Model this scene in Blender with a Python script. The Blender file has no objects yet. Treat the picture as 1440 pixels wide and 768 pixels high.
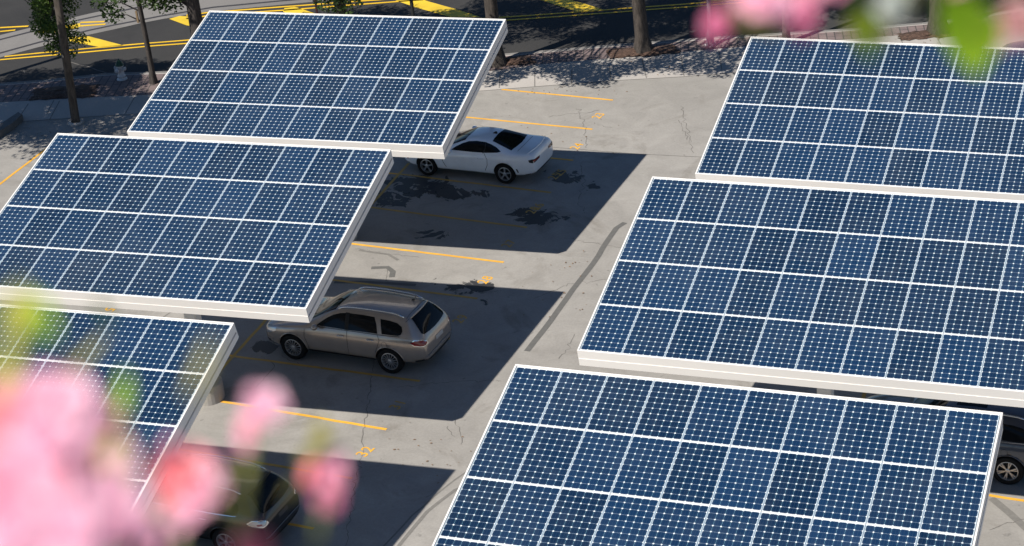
import bpy, bmesh, math, random
import numpy as np
from mathutils import Vector, Matrix
from mathutils.bvhtree import BVHTree
random.seed(7)
R = math.radians
scene = bpy.context.scene
C = scene.collection
# ------------------------------------------------------------------ camera
F, CX, CY = 2844.757, 73.487, 239.292            # focal length and principal-point shift of the 1440 px photograph
CR = Vector((0.92127621, 0.38197016, -0.07313652)); CU = Vector((-0.14286438, 0.50729719, 0.84984665)); CW = Vector((-0.36171801, 0.77249489, -0.52193076))
CC = Vector((25.756856, -61.395113, 26.956676))
cam = bpy.data.cameras.new('camera'); camo = bpy.data.objects.new('camera', cam); C.objects.link(camo)
M = Matrix((CR, CU, -CW)).transposed().to_4x4(); M.translation = CC
camo.matrix_world = M
cam.sensor_width = 36; cam.lens = F/1440*36; cam.shift_x = -CX/1440; cam.shift_y = CY/1440
cam.clip_start = .05; cam.clip_end = 3000
cam.dof.use_dof = True; cam.dof.focus_distance = 66; cam.dof.aperture_fstop = 3.0
scene.camera = camo
def ray(px, py):
    return ((px-720-CX)/F*CR - (py-384-CY)/F*CU + CW)
def G(px, py, z=0.):
    d = ray(px, py); return CC + d*((z-CC.z)/d.z)
def pix(p):
    d = Vector(p)-CC; k = d.dot(CW); return (720+CX+F*d.dot(CR)/k, 384+CY-F*d.dot(CU)/k)
# ------------------------------------------------------------------ object helpers
def tag(o, label=None, cat=None, group=None, kind=None):
    if label: o['label'] = label
    if cat: o['category'] = cat
    if group: o['group'] = group
    if kind: o['kind'] = kind
    return o
def empty(name, loc=(0,0,0), rz=0):
    o = bpy.data.objects.new(name, None); C.objects.link(o); o.location = loc; o.rotation_euler = (0,0,rz)
    o.empty_display_size = .3
    return o
def link(name, me, parent=None, smooth=False):
    o = bpy.data.objects.new(name, me); C.objects.link(o)
    if parent: o.parent = parent
    if smooth:
        for p in me.polygons: p.use_smooth = True
    return o
def obj(name, bm, mats, parent=None, smooth=False):
    me = bpy.data.meshes.new(name); bm.normal_update(); bm.to_mesh(me); bm.free()
    for m in (mats if isinstance(mats, (list, tuple)) else [mats]): me.materials.append(m)
    return link(name, me, parent, smooth)
def bmnew(): return bmesh.new()
def box(bm, lo, hi, mi=0):
    x0,y0,z0 = lo; x1,y1,z1 = hi
    v = [bm.verts.new(p) for p in ((x0,y0,z0),(x1,y0,z0),(x1,y1,z0),(x0,y1,z0),(x0,y0,z1),(x1,y0,z1),(x1,y1,z1),(x0,y1,z1))]
    for f in ((3,2,1,0),(4,5,6,7),(0,1,5,4),(1,2,6,5),(2,3,7,6),(3,0,4,7)):
        fc = bm.faces.new([v[i] for i in f]); fc.material_index = mi
    return v
def prism(bm, pts, z0, z1, mi=0):
    pts = [tuple(p)[:2] for p in pts]
    a = sum(pts[i][0]*pts[(i+1)%len(pts)][1]-pts[(i+1)%len(pts)][0]*pts[i][1] for i in range(len(pts)))
    if a < 0: pts = pts[::-1]
    lo = [bm.verts.new((x,y,z0)) for x,y in pts]; hi = [bm.verts.new((x,y,z1)) for x,y in pts]
    n = len(pts); bm.faces.new(hi).material_index = mi; bm.faces.new(lo[::-1]).material_index = mi
    for i in range(n): bm.faces.new((lo[i], lo[(i+1)%n], hi[(i+1)%n], hi[i])).material_index = mi
def sheet(bm, pts, z, mi=0):
    pts = [tuple(p)[:2] for p in pts]
    a = sum(pts[i][0]*pts[(i+1)%len(pts)][1]-pts[(i+1)%len(pts)][0]*pts[i][1] for i in range(len(pts)))
    if a < 0: pts = pts[::-1]
    bm.faces.new([bm.verts.new((x,y,z)) for x,y in pts]).material_index = mi
def strip(bm, pts, w, z, mi=0):
    """flat ribbon along a polyline"""
    P = [Vector(tuple(p)[:2]) for p in pts]; L = []; Rr = []
    for i,p in enumerate(P):
        a = P[max(i-1,0)]; b = P[min(i+1,len(P)-1)]; d = (b-a).normalized(); n = Vector((-d.y, d.x))
        ww = w[i] if isinstance(w, (list, tuple)) else w
        L.append(bm.verts.new((*(p+n*ww/2), z))); Rr.append(bm.verts.new((*(p-n*ww/2), z)))
    for i in range(len(P)-1): bm.faces.new((Rr[i], Rr[i+1], L[i+1], L[i])).material_index = mi
def ring(bm, c, ax, r, n, up=None):
    ax = Vector(ax).normalized(); u = ax.orthogonal().normalized() if up is None else up; v = ax.cross(u)
    return [bm.verts.new(Vector(c)+u*math.cos(2*math.pi*i/n)*r+v*math.sin(2*math.pi*i/n)*r) for i in range(n)]
def tube(bm, pts, rad, n=8, cap=True, mi=0):
    pts = [Vector(p) for p in pts]; up = None; prev = None
    for i,p in enumerate(pts):
        d = (pts[min(i+1,len(pts)-1)]-pts[max(i-1,0)]).normalized()
        if up is None: up = d.orthogonal().normalized()
        else: up = (up-d*up.dot(d)).normalized()
        r = rad[i] if isinstance(rad, (list, tuple)) else rad
        rg = ring(bm, p, d, r, n, up)
        if prev:
            for k in range(n): bm.faces.new((prev[k], prev[(k+1)%n], rg[(k+1)%n], rg[k])).material_index = mi
        elif cap: bm.faces.new(rg[::-1]).material_index = mi
        prev = rg
    if cap: bm.faces.new(prev).material_index = mi
def lathe(bm, prof, n=24, c=(0,0,0), axis='z', mi=0):
    c = Vector(c); prev = None
    def pt(r, h, a):
        if axis == 'z': return c+Vector((r*math.cos(a), r*math.sin(a), h))
        if axis == 'y': return c+Vector((r*math.cos(a), h, r*math.sin(a)))
        return c+Vector((h, r*math.cos(a), r*math.sin(a)))
    for r,h in prof:
        rg = [bm.verts.new(pt(max(r,1e-4), h, 2*math.pi*i/n)) for i in range(n)]
        if prev:
            for k in range(n): bm.faces.new((prev[k], prev[(k+1)%n], rg[(k+1)%n], rg[k])).material_index = mi
        prev = rg
    bmesh.ops.recalc_face_normals(bm, faces=bm.faces)
# ------------------------------------------------------------------ materials
def nmat(name):
    m = bpy.data.materials.new(name); m.use_nodes = True; nt = m.node_tree
    return m, nt, nt.nodes['Principled BSDF']
def nd(nt, t, **kw):
    n = nt.nodes.new(t)
    for k,v in kw.items(): setattr(n, k, v)
    return n
def setin(n, **kw):
    for k,v in kw.items(): n.inputs[k.replace('_',' ')].default_value = v
def noise(nt, coord, scale, detail=4, rough=.55, dist=0):
    n = nd(nt, 'ShaderNodeTexNoise'); n.inputs['Scale'].default_value = scale; n.inputs['Detail'].default_value = detail
    n.inputs['Roughness'].default_value = rough; n.inputs['Distortion'].default_value = dist
    nt.links.new(coord, n.inputs['Vector']); return n.outputs['Fac']
def ramp(nt, fac, stops):
    r = nd(nt, 'ShaderNodeValToRGB'); nt.links.new(fac, r.inputs['Fac']); e = r.color_ramp.elements
    while len(e) < len(stops): e.new(.5)
    for i,(p,c) in enumerate(stops):
        e[i].position = p; e[i].color = (c,c,c,1) if isinstance(c,(int,float)) else (*c,1)
    return r.outputs['Color']
def mix(nt, fac, a, b, mode='MIX'):
    m = nd(nt, 'ShaderNodeMix', data_type='RGBA', blend_type=mode)
    for s,v in ((0,fac),(6,a),(7,b)):
        if hasattr(v, 'links'): nt.links.new(v, m.inputs[s])
        else: m.inputs[s].default_value = v if s == 0 else (*v,1)
    return m.outputs[2]
def math_(nt, op, a, b=None, c=None):
    m = nd(nt, 'ShaderNodeMath', operation=op)
    for i,v in enumerate((a,b,c)):
        if v is None: continue
        if hasattr(v, 'links'): nt.links.new(v, m.inputs[i])
        else: m.inputs[i].default_value = v
    return m.outputs[0]
def bump(nt, h, dist, strength, bsdf):
    b = nd(nt, 'ShaderNodeBump'); b.inputs['Distance'].default_value = dist; b.inputs['Strength'].default_value = strength
    nt.links.new(h, b.inputs['Height']); nt.links.new(b.outputs[0], bsdf.inputs['Normal'])
def simple(name, col, rough=.5, metal=0, var=.0, scale=6, coat=0, spec=.5, bmp=0, trans=0):
    m, nt, b = nmat(name); tc = nd(nt, 'ShaderNodeTexCoord').outputs['Object']
    b.inputs['Roughness'].default_value = rough; b.inputs['Metallic'].default_value = metal
    b.inputs['Coat Weight'].default_value = coat; b.inputs['Specular IOR Level'].default_value = spec
    if coat: b.inputs['Coat Roughness'].default_value = .03
    n = noise(nt, tc, scale, 6)
    v = max(var, .02)
    c = mix(nt, n, tuple(x*(1-v) for x in col), tuple(min(1,x*(1+v)) for x in col))
    nt.links.new(c, b.inputs['Base Color'])
    if bmp: bump(nt, noise(nt, tc, scale*6, 5), bmp, .6, b)
    return m
def concrete(name, base, stain=.35, warm=(1,.96,.9)):
    m, nt, b = nmat(name); tc = nd(nt, 'ShaderNodeTexCoord').outputs['Object']
    big = ramp(nt, noise(nt, tc, .16, 7, .62, .6), [(.32,.0),(.68,1)])
    med = ramp(nt, noise(nt, tc, .9, 9, .66, .9), [(.30,0),(.72,1)])
    fine = noise(nt, tc, 14, 6, .7)
    spk = ramp(nt, noise(nt, tc, 3.1, 3, .5), [(.69,0),(.745,1)])
    spk2 = ramp(nt, noise(nt, tc, 9.0, 2, .5), [(.72,0),(.76,1)])
    blot = ramp(nt, noise(nt, tc, .33, 5, .6, 2.2), [(.56,0),(.70,1)])
    c0 = tuple(base*w for w in warm)
    c = mix(nt, big, tuple(x*.86 for x in c0), tuple(x*1.08 for x in c0))
    c = mix(nt, math_(nt,'MULTIPLY',math_(nt,'SUBTRACT',1,med),.5*stain*1.6), c, tuple(x*.62 for x in c0))
    c = mix(nt, math_(nt,'MULTIPLY',blot,stain*.75), c, (c0[0]*.55,c0[1]*.53,c0[2]*.5))
    c = mix(nt, math_(nt,'MULTIPLY',spk,.35*stain*2), c, tuple(x*.4 for x in c0))
    c = mix(nt, math_(nt,'MULTIPLY',spk2,.5*stain), c, tuple(x*.35 for x in c0))
    g = ramp(nt, fine, [(.25,.84),(.75,1.1)])
    c = mix(nt, .8, c, g, 'MULTIPLY')
    nt.links.new(c, b.inputs['Base Color']); b.inputs['Roughness'].default_value = .85
    b.inputs['Specular IOR Level'].default_value = .25
    bump(nt, fine, .006, .5, b)
    return m
def asphalt(name, base=.05):
    m, nt, b = nmat(name); tc = nd(nt, 'ShaderNodeTexCoord').outputs['Object']
    big = noise(nt, tc, .25, 7, .6, .5); fine = noise(nt, tc, 22, 5, .7)
    c = mix(nt, ramp(nt, big, [(.3,0),(.7,1)]), (base*.75,base*.74,base*.74), (base*1.25,base*1.2,base*1.15))
    c = mix(nt, .9, c, ramp(nt, fine, [(.25,.7),(.8,1.4)]), 'MULTIPLY')
    nt.links.new(c, b.inputs['Base Color']); b.inputs['Roughness'].default_value = .8; bump(nt, fine, .01, .6, b)
    b.inputs['Specular IOR Level'].default_value = .25
    return m
def paint_mat(name, col, wear=.5, under=(.3,.29,.27)):
    m, nt, b = nmat(name); tc = nd(nt, 'ShaderNodeTexCoord').outputs['Object']
    w = ramp(nt, noise(nt, tc, 4.5, 9, .75, .4), [(wear-.08,0),(wear+.05,1)])
    t = ramp(nt, noise(nt, tc, 1.2, 3, .5), [(.3,.82),(.7,1.1)])
    c = mix(nt, w, under, mix(nt, 1., col, t, 'MULTIPLY'))
    nt.links.new(c, b.inputs['Base Color']); b.inputs['Roughness'].default_value = .6
    return m
M_ = {}
M_['lot'] = concrete('lot_concrete', .375, .75, (1,.945,.87))
M_['walk'] = concrete('sidewalk_concrete', .47, .22, (1,.93,.86))
M_['trackc'] = concrete('track_concrete', .235, .2, (1,.95,.9))
M_['asphalt'] = asphalt('street_asphalt', .043)
M_['earth'] = concrete('far_ground', .22, .3, (1,.95,.85))
M_['yel'] = paint_mat('lot_yellow_paint', (.86,.44,.045), .30)
M_['yel_worn_shade'] = paint_mat('worn_shaded_yellow_paint', (.56,.34,.07), .385, (.27,.24,.19))  # dull tone: wear, plus canopy shade painted into the yellow
M_['ryel'] = paint_mat('road_yellow_paint', (.86,.53,.02), .28, (.06,.06,.06))
M_['ryel2'] = paint_mat('road_gore_paint', (.80,.55,.035), .30, (.2,.17,.08))
M_['white'] = simple('white_coated_steel', (.90,.865,.82), .42, var=.03, scale=1.5)
M_['frame'] = simple('pale_module_frame', (.80,.80,.80), .4, var=.03, scale=2)
M_['deck'] = simple('galvanised_underside', (.34,.345,.35), .6, .2, var=.1)  # for purlins and the added sun-blocking sheet
M_['alu'] = simple('sky_tinted_frame_side', (.52,.63,.72), .35, .2, var=.03, scale=2)  # blue tint stands in for sky reflection on the aluminium
M_['steel'] = simple('grey_painted_steel', (.52,.51,.49), .5, var=.08, scale=3)
M_['stain'] = simple('wet_oil_stain', (.055,.055,.055), .55, var=.3, scale=4)
M_['tar'] = simple('tar_patch', (.14,.135,.13), .8, var=.25, scale=5)
M_['tyremark'] = simple('tyre_mark', (.125,.122,.115), .85, var=.25, scale=7)
M_['crack'] = simple('crack_and_shadow_dark', (.13,.12,.11), .9, var=.3, scale=9)
M_['joint'] = simple('joint_dark', (.19,.18,.165), .9, var=.3, scale=9)
M_['rail'] = simple('rail_groove', (.05,.045,.045), .5, var=.2, scale=3)
def brick():
    m, nt, b = nmat('brick_paver'); tc = nd(nt, 'ShaderNodeTexCoord').outputs['Object']
    mp = nd(nt, 'ShaderNodeMapping'); nt.links.new(tc, mp.inputs[0]); mp.inputs['Rotation'].default_value = (0,0,R(-20+90))
    br = nd(nt, 'ShaderNodeTexBrick'); nt.links.new(mp.outputs[0], br.inputs['Vector'])
    br.inputs['Scale'].default_value = 1; br.inputs['Brick Width'].default_value = .62; br.inputs['Row Height'].default_value = .3
    br.inputs['Mortar Size'].default_value = .022; br.inputs['Color1'].default_value = (.22,.165,.155,1); br.inputs['Color2'].default_value = (.18,.135,.13,1)
    br.inputs['Mortar'].default_value = (.08,.07,.065,1)
    c = mix(nt, .7, br.outputs['Color'], ramp(nt, noise(nt, tc, 2.2, 6, .6), [(.3,.75),(.7,1.2)]), 'MULTIPLY')
    nt.links.new(c, b.inputs['Base Color']); b.inputs['Roughness'].default_value = .85
    return m
M_['brick'] = brick()
def mulch():
    m, nt, b = nmat('mulch'); tc = nd(nt, 'ShaderNodeTexCoord').outputs['Object']
    n = noise(nt, tc, 9, 8, .75, 1.)
    nt.links.new(ramp(nt, n, [(.3,(.02,.012,.009)),(.52,(.09,.052,.036)),(.72,(.27,.17,.13))]), b.inputs['Base Color'])
    b.inputs['Roughness'].default_value = .95; bump(nt, n, .05, 1., b); return m
M_['mulch'] = mulch()
def bark(name, a, b_, sc=5):
    m, nt, b = nmat(name); tc = nd(nt, 'ShaderNodeTexCoord').outputs['Object']
    mp = nd(nt, 'ShaderNodeMapping'); nt.links.new(tc, mp.inputs[0]); mp.inputs['Scale'].default_value = (3,3,.55)
    n = noise(nt, mp.outputs[0], sc, 8, .7, .6)
    nt.links.new(ramp(nt, n, [(.36,a),(.62,b_)]), b.inputs['Base Color']); b.inputs['Roughness'].default_value = .95
    bump(nt, n, .03, .8, b); return m
M_['bark'] = bark('tree_bark', (.022,.018,.015), (.085,.07,.06))  # colours darkened to stand in for shade under the crowns
M_['darkbark'] = bark('dark_tree_bark', (.02,.018,.016), (.075,.062,.055))  # crown shade is mixed into this bark tone too
M_['pole'] = bark('weathered_pole_wood', (.03,.025,.02), (.10,.082,.066), 3)
def leafmat(name, a, b_, trans=.25):
    m, nt, b = nmat(name)
    g = nd(nt, 'ShaderNodeNewGeometry')
    tc = nd(nt, 'ShaderNodeTexCoord').outputs['Object']
    n = math_(nt, 'ADD', math_(nt,'MULTIPLY',g.outputs['Random Per Island'],.6), math_(nt,'MULTIPLY',noise(nt, tc, .9, 2),.5))
    c = ramp(nt, n, [(.15,a),(.9,b_)])
    nt.links.new(c, b.inputs['Base Color']); b.inputs['Roughness'].default_value = .5; b.inputs['Specular IOR Level'].default_value = .3
    if trans:
        t = nd(nt, 'ShaderNodeBsdfTranslucent'); nt.links.new(c, t.inputs[0]); ms = nd(nt, 'ShaderNodeMixShader'); ms.inputs[0].default_value = trans
        nt.links.new(b.outputs[0], ms.inputs[1]); nt.links.new(t.outputs[0], ms.inputs[2])
        nt.links.new(ms.outputs[0], nt.nodes['Material Output'].inputs[0])
    return m
M_['leaf'] = leafmat('tree_leaf', (.018,.042,.012), (.07,.115,.03))
M_['leaf2'] = leafmat('light_tree_leaf', (.03,.07,.015), (.13,.20,.04))
def cells():
    m, nt, b = nmat('silicon_cells'); uv = nd(nt, 'ShaderNodeTexCoord').outputs['UV']
    s = nd(nt, 'ShaderNodeSeparateXYZ'); nt.links.new(uv, s.inputs[0]); x, y = s.outputs[0], s.outputs[1]
    # laminate margin: the cell field spans .012 .. .988
    def f(v, n, lo, hi):
        t = math_(nt, 'MULTIPLY', math_(nt,'SUBTRACT',v,lo), n/(hi-lo))
        d = math_(nt, 'ABSOLUTE', math_(nt,'SUBTRACT',math_(nt,'FRACT',t),.5))     # .5 on a cell's edge
        o = math_(nt, 'MAXIMUM', math_(nt,'LESS_THAN',t,0), math_(nt,'GREATER_THAN',t,n))
        return t, d, o
    tx, dx, ox = f(x, 6, .005, .995); ty, dy, oy = f(y, 10, .0045, .9955)
    # anti-aliasing friendly thresholds
    gx = math_(nt, 'GREATER_THAN', dx, .5-.019); gy = math_(nt, 'GREATER_THAN', dy, .5-.024)
    dia = math_(nt, 'GREATER_THAN', math_(nt,'ADD',dx,dy), 1-.142)
    out = math_(nt, 'MAXIMUM', ox, oy)
    bb = math_(nt, 'ABSOLUTE', math_(nt,'SUBTRACT',math_(nt,'FRACT',math_(nt,'MULTIPLY',tx,3)),.5))
    bus = math_(nt, 'LESS_THAN', bb, .035)
    oi = nd(nt, 'ShaderNodeObjectInfo').outputs['Random']
    wn = nd(nt, 'ShaderNodeTexWhiteNoise', noise_dimensions='3D'); cb = nd(nt, 'ShaderNodeCombineXYZ')
    nt.links.new(math_(nt,'FLOOR',tx), cb.inputs[0]); nt.links.new(math_(nt,'FLOOR',ty), cb.inputs[1]); nt.links.new(math_(nt,'MULTIPLY',oi,97), cb.inputs[2])
    nt.links.new(cb.outputs[0], wn.inputs[0])
    var = math_(nt, 'ADD', math_(nt,'MULTIPLY',wn.outputs[0],.22), math_(nt,'MULTIPLY',oi,.60))
    c = mix(nt, var, (.0030,.0155,.043), (.0085,.037,.100))
    c = mix(nt, math_(nt,'MULTIPLY',bus,.25), c, (.12,.17,.24))
    c = mix(nt, gy, c, (.19,.26,.34)); c = mix(nt, gx, c, (.13,.27,.35))
    white = math_(nt, 'MAXIMUM', dia, out)
    c = mix(nt, white, c, (.78,.83,.85))
    gp = nd(nt, 'ShaderNodeNewGeometry').outputs['Position']
    dust = ramp(nt, noise(nt, gp, .35, 7, .65, 1.2), [(.42,0),(.75,1)]); streak = ramp(nt, noise(nt, gp, 2.2, 5, .7, .5), [(.5,0),(.8,1)])
    c = mix(nt, math_(nt,'ADD',math_(nt,'MULTIPLY',dust,.028),math_(nt,'MULTIPLY',streak,.03)), c, (.50,.55,.56))
    nt.links.new(c, b.inputs['Base Color']); b.inputs['Specular IOR Level'].default_value = .5
    nt.links.new(math_(nt,'ADD',math_(nt,'MULTIPLY',dust,.2),.10), b.inputs['Roughness'])
    return m
M_['cells'] = cells()
# ------------------------------------------------------------------ light
SUN = Vector((-0.31816, -0.56334, 0.76251))
sl = bpy.data.lights.new('sun', 'SUN'); so = bpy.data.objects.new('sun', sl); C.objects.link(so)
sl.energy = 5.0; sl.angle = R(.53); sl.color = (1,.95,.87)
so.rotation_euler = SUN.to_track_quat('Z', 'Y').to_euler()
w = bpy.data.worlds.new('World'); scene.world = w; w.use_nodes = True; wt = w.node_tree
sky = wt.nodes.new('ShaderNodeTexSky'); sky.sky_type = 'NISHITA'; sky.sun_disc = False
sky.sun_elevation = math.asin(SUN.z); sky.sun_rotation = math.atan2(SUN.x, SUN.y)
sky.air_density = 1.0; sky.dust_density = 0; sky.ozone_density = 7.0
wt.links.new(sky.outputs[0], wt.nodes['Background'].inputs[0]); wt.nodes['Background'].inputs[1].default_value = .060
scene.view_settings.view_transform = 'Standard'; scene.view_settings.look = 'None'; scene.view_settings.gamma = 1
scene.view_settings.exposure = .22
# ------------------------------------------------------------------ ground, pavements, street
ROAD = -.13
roadpx = [(-700,190),(-300,150),(0,118),(60,113.5),(150,104),(290,100),(500,90),(700,77.5),(765,72),(858,64),(977,55),(1054,50),(1200,41),(1297,33),(1369,25),(1440,12),(1700,-20),(2400,-95)]
kerb = [G(*p) for p in roadpx]
lotpx = [(-700,245),(-300,205),(0,173),(192,160),(560,137),(740,123),(858,114),(960,108),(1200,90),(1440,70),(1700,42),(2400,-35)]
lotedge = [G(*p) for p in lotpx]
bm = bmnew(); sheet(bm, [(-1500,-1500),(1500,-1500),(1500,1500),(-1500,1500)], -.15)
tag(obj('ground', bm, M_['earth']), kind='structure')
bm = bmnew(); k = [(p.x,p.y) for p in kerb]
far = [(p[0]-9.5, p[1]+24) for p in k][::-1]
sheet(bm, k+far, ROAD); tag(obj('street', bm, M_['asphalt']), kind='structure')
bm = bmnew(); prism(bm, [(-70,-110),(70,-110)]+[(p[0],p[1]) for p in k[::-1]], -.149, 0)
tag(obj('parking_lot', bm, M_['lot']), kind='structure')
bm = bmnew(); sheet(bm, k+[(p.x,p.y) for p in lotedge[::-1]], .004)
tag(obj('sidewalk', bm, M_['walk']), kind='structure')
# kerb stones
bm = bmnew()
for i in range(len(k)-1):
    a, b = Vector(k[i]), Vector(k[i+1]); d = (b-a); n = Vector((-d.y,d.x)).normalized()
    cnt = max(1, int(d.length/2.2))
    for j in range(cnt):
        p = a+d*(j/cnt)+d.normalized()*.01; q = a+d*((j+1)/cnt)-d.normalized()*.01
        prism(bm, [p-n*.10, q-n*.10, q+n*.06, p+n*.06], -.14, .014)
tag(obj('kerb', bm, M_['trackc']), kind='structure')
# brick strip along the kerb
bm = bmnew(); bi = [G(*p) for p in [(-300,186),(0,144),(133,137),(200,134),(500,117),(700,99),(765,90),(858,82),(950,74),(1054,65),(1200,55),(1297,47),(1369,40),(1440,30),(1700,-2)]]
ki = [G(*p) for p in [(-300,153),(0,120.5),(60,116),(150,106.5),(290,102.5),(500,92.5),(700,80),(765,74.5),(858,66.5),(977,57.5),(1054,52.5),(1200,43.5),(1297,35.5),(1369,27.5),(1440,14.5),(1700,-17.5)]]
sheet(bm, [(p.x,p.y) for p in bi]+[(p.x,p.y) for p in ki[::-1]], .008)
tag(obj('brick_pavement', bm, M_['brick']), kind='structure')
# tree pits
pits = {'a':[(50,125),(140,119),(133,137),(43,142)],'b':[(672,85),(748,79),(751,90),(668,96)],'c':[(855,70),(948,63),(957,75),(855,84)],'d':[(1262,49),(1342,39),(1350,51),(1265,58)],'e':[(250,108),(330,102),(325,116),(245,122)],'f':[(455,98),(545,91),(545,103),(452,110)]}
for q in pits.values():
    bm = bmnew(); P = [G(*p) for p in q]; n = 12
    g = [[None]*(n+1) for _ in range(n+1)]
    for i in range(n+1):
        for j in range(n+1):
            u, v = i/n, j/n; p = (P[0]*(1-u)+P[1]*u)*(1-v)+(P[3]*(1-u)+P[2]*u)*v
            jit = .06 if 0 < i < n and 0 < j < n else .10
            z = .012+.11*math.sin(math.pi*u)*math.sin(math.pi*v)+random.uniform(0,.03)
            g[i][j] = bm.verts.new((p.x+random.uniform(-jit,jit), p.y+random.uniform(-jit,jit), z))
    for i in range(n):
        for j in range(n): bm.faces.new((g[i][j],g[i+1][j],g[i+1][j+1],g[i][j+1]))
    bmesh.ops.recalc_face_normals(bm, faces=bm.faces)
    tag(obj('mulch_bed', bm, M_['mulch'], smooth=True), kind='structure')
# sidewalk joints, utility cover, cracks
bm = bmnew()
def dense(pts, step=.25, jit=.03, close=False):
    out = []
    for i in range(len(pts)-1):
        a = Vector(pts[i]).xy; b = Vector(pts[i+1]).xy; n = max(1, int((b-a).length/step))
        for j in range(n):
            p = a+(b-a)*(j/n); out.append((p.x+random.gauss(0,jit), p.y+random.gauss(0,jit)))
    out.append(tuple(Vector(pts[-1]).xy)); return out
for a, b in [((752,101),(752,122)),((804,100),(804,118)),((857,92),(859,113)),((903,84),(909,110)),((703,105),(702,124)),((40,146),(24,170)),((84,142),(70,168)),((76,141),(66,160)),((1268,58),(1274,72)),((1318,54),(1326,68)),((1011,72),(1015,98)),((958,80),(962,107)),((190,136),(176,160))]:
    strip(bm, [G(*a), G(*b)], .035, .0075)
strip(bm, dense([G(*p) for p in [(0,173),(192,160),(560,137),(740,123),(858,114),(960,108),(1200,90)]], 1, .008), .03, .0080)
tag(obj('pavement_joints', bm, M_['joint']), kind='structure')
# street: tram track slab, rails, markings
def rp(pts): return [(lambda q:(q.x,q.y))(G(x, y, ROAD)) for x, y in pts]
lower = [(-250,140),(0,81),(52,67),(125,49),(160,41.5),(197,33),(228,27),(285,17.5),(400,6.5),(470,0),(640,-14),(900,-33)]
upper = [(-250,96),(0,49.5),(56,36),(125,19.5),(160,12),(200,6),(260,-4),(400,-22),(640,-45),(900,-60)]
bm = bmnew(); sheet(bm, rp(lower)+rp(upper[::-1]), ROAD+.004)
sheet(bm, rp([(144.5,13.3),(153.6,0),(170,-25),(420,-55),(400,-22.3),(260,-4.3),(200,5.7),(160,11.8)]), ROAD+.004)
tag(obj('tram_track_slab', bm, M_['trackc']), kind='structure')
bm = bmnew()
for pl in ([(-250,133),(0,75),(56,59.5),(125,43),(160,35.5),(197,28.6),(225,23),(300,10.5),(400,1),(640,-18)], [(-250,102),(0,56),(56,41.7),(113,28),(160,18),(185,12.5),(240,1),(400,-15)]):
    strip(bm, rp(pl), .16, ROAD+.009)
tag(obj('tram_rails', bm, M_['rail']), kind='structure')
def roadpaint(name, geo, mat):
    bm = bmnew()
    for kind, pts, w in geo:
        if kind == 'l': strip(bm, dense(rp(pts), .8, .006), w, ROAD+.013)
        else: sheet(bm, rp(pts), ROAD+.013)
    return tag(obj(name, bm, mat), kind='structure')
roadpaint('double_yellow_line', [('l',[(6.5,80),(61,74.5),(120,69),(210,61),(268,56.6),(500,38),(740,22.5),(890,11.5),(960,6.4),(1040,0),(1200,-16)],.12),
    ('l',[(0,84.5),(61,79),(120,73.8),(210,65.3),(268,61),(500,42.5),(740,27),(890,15.8),(960,10.6),(1040,4.3),(1200,-11)],.12)], M_['ryel'])
roadpaint('far_double_yellow_line', [('l',[(0,39.3),(40,37.2)],.14),('l',[(0,44.6),(21.5,42.6)],.14),('l',[(113,32),(147,30.8)],.15),('l',[(113,37),(148.5,34.4)],.15),
    ('l',[(262,22),(293,18),(430,7.5),(560,-2),(700,-12)],.14),('l',[(262,26.5),(293,22.5),(430,12.5),(560,2.5),(700,-7)],.14)], M_['ryel'])
roadpaint('road_hatching', [('p',[(97,52),(125,51.5),(174,64.3),(140,66.7),(97,58)],0),('p',[(50,45),(58,42.5),(113,33),(113,38),(84,46),(62,46)],0),
    ('p',[(238,27),(252,23),(273,24),(276,38),(262,36)],0),('p',[(400,12),(415,10),(445,20),(410,22),(398,17)],0),
    ('p',[(556,1),(590,-1),(640,13),(676,24.5),(634,24.5),(585,11)],0),('p',[(757,-1),(796,-1),(820,5),(848,14),(813,17),(787,9)],0),('p',[(990,-2),(1030,-4),(1026,2),(998,5.5)],0)], M_['ryel2'])
bm = bmnew()
strip(bm, dense(rp([(96,87),(122,94),(150,103)]),.3,.02), .06, ROAD+.005)  # shadow of an overhead wire, painted as a thin dark strip
strip(bm, dense(rp([(20,100),(34,99),(35,103)]),.3,.02), .05, ROAD+.005)
tag(obj('road_cracks_and_wire_shadow', bm, M_['crack']), kind='structure')
# ------------------------------------------------------------------ lot markings
ENDS = {0:(862,141),1:(833,182),2:(806,225.6),3:(775,271),4:(741,320),5:(708.5,369),6:(671.5,420),7:(632.5,476.8),8:(590.5,536),9:(543.5,604),10:(495,673),11:(441,743.5)}
LX = lambda y: -5.73+(-y)*.1125            # the long line between the two rows (x as a function of y)
def world_end(k):
    if k in ENDS: q = G(*ENDS[k]); return Vector((q.x, q.y))
    q = G(*ENDS[11]); return Vector((q.x+.252*(k-11), q.y-2.45*(k-11)))
starts = {0:G(705,126),9:G(308,564)}
bmA, bmB = bmnew(), bmnew()
a3, a9 = G(561,245), G(328,501)
def longx(y): t = (y-a3.y)/(a9.y-a3.y); return a3.x+(a9.x-a3.x)*t
for k_ in range(0, 15):
    e = world_end(k_)
    if k_ == 0: s = G(705,126).xy
    elif k_ == 9: s = G(308,564).xy
    elif k_ in (3,4,8): s = G(*{3:(561,245),4:(522,292),8:(328,501)}[k_]).xy
    else: s = Vector((longx(e.y), e.y-.0))
    if k_ == 1: s = G(655,165).xy-Vector((.8,-.0))
    worn_shaded = k_ in (3,4,6,8,10)  # lines in canopy shade that take the darkened paint
    strip(bmB if worn_shaded else bmA, dense([s, e], .5, .006), .10, .005)
    # facing row on the other side
    if k_ > 2: strip(bmA, dense([s-Vector((.02,0)), s-Vector((5.4,0))], .5, .006), .10, .005)
strip(bmB, dense([(longx(-6.4),-6.4),(longx(-20.6),-20.6)], .5, .006), .10, .0055)
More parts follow.
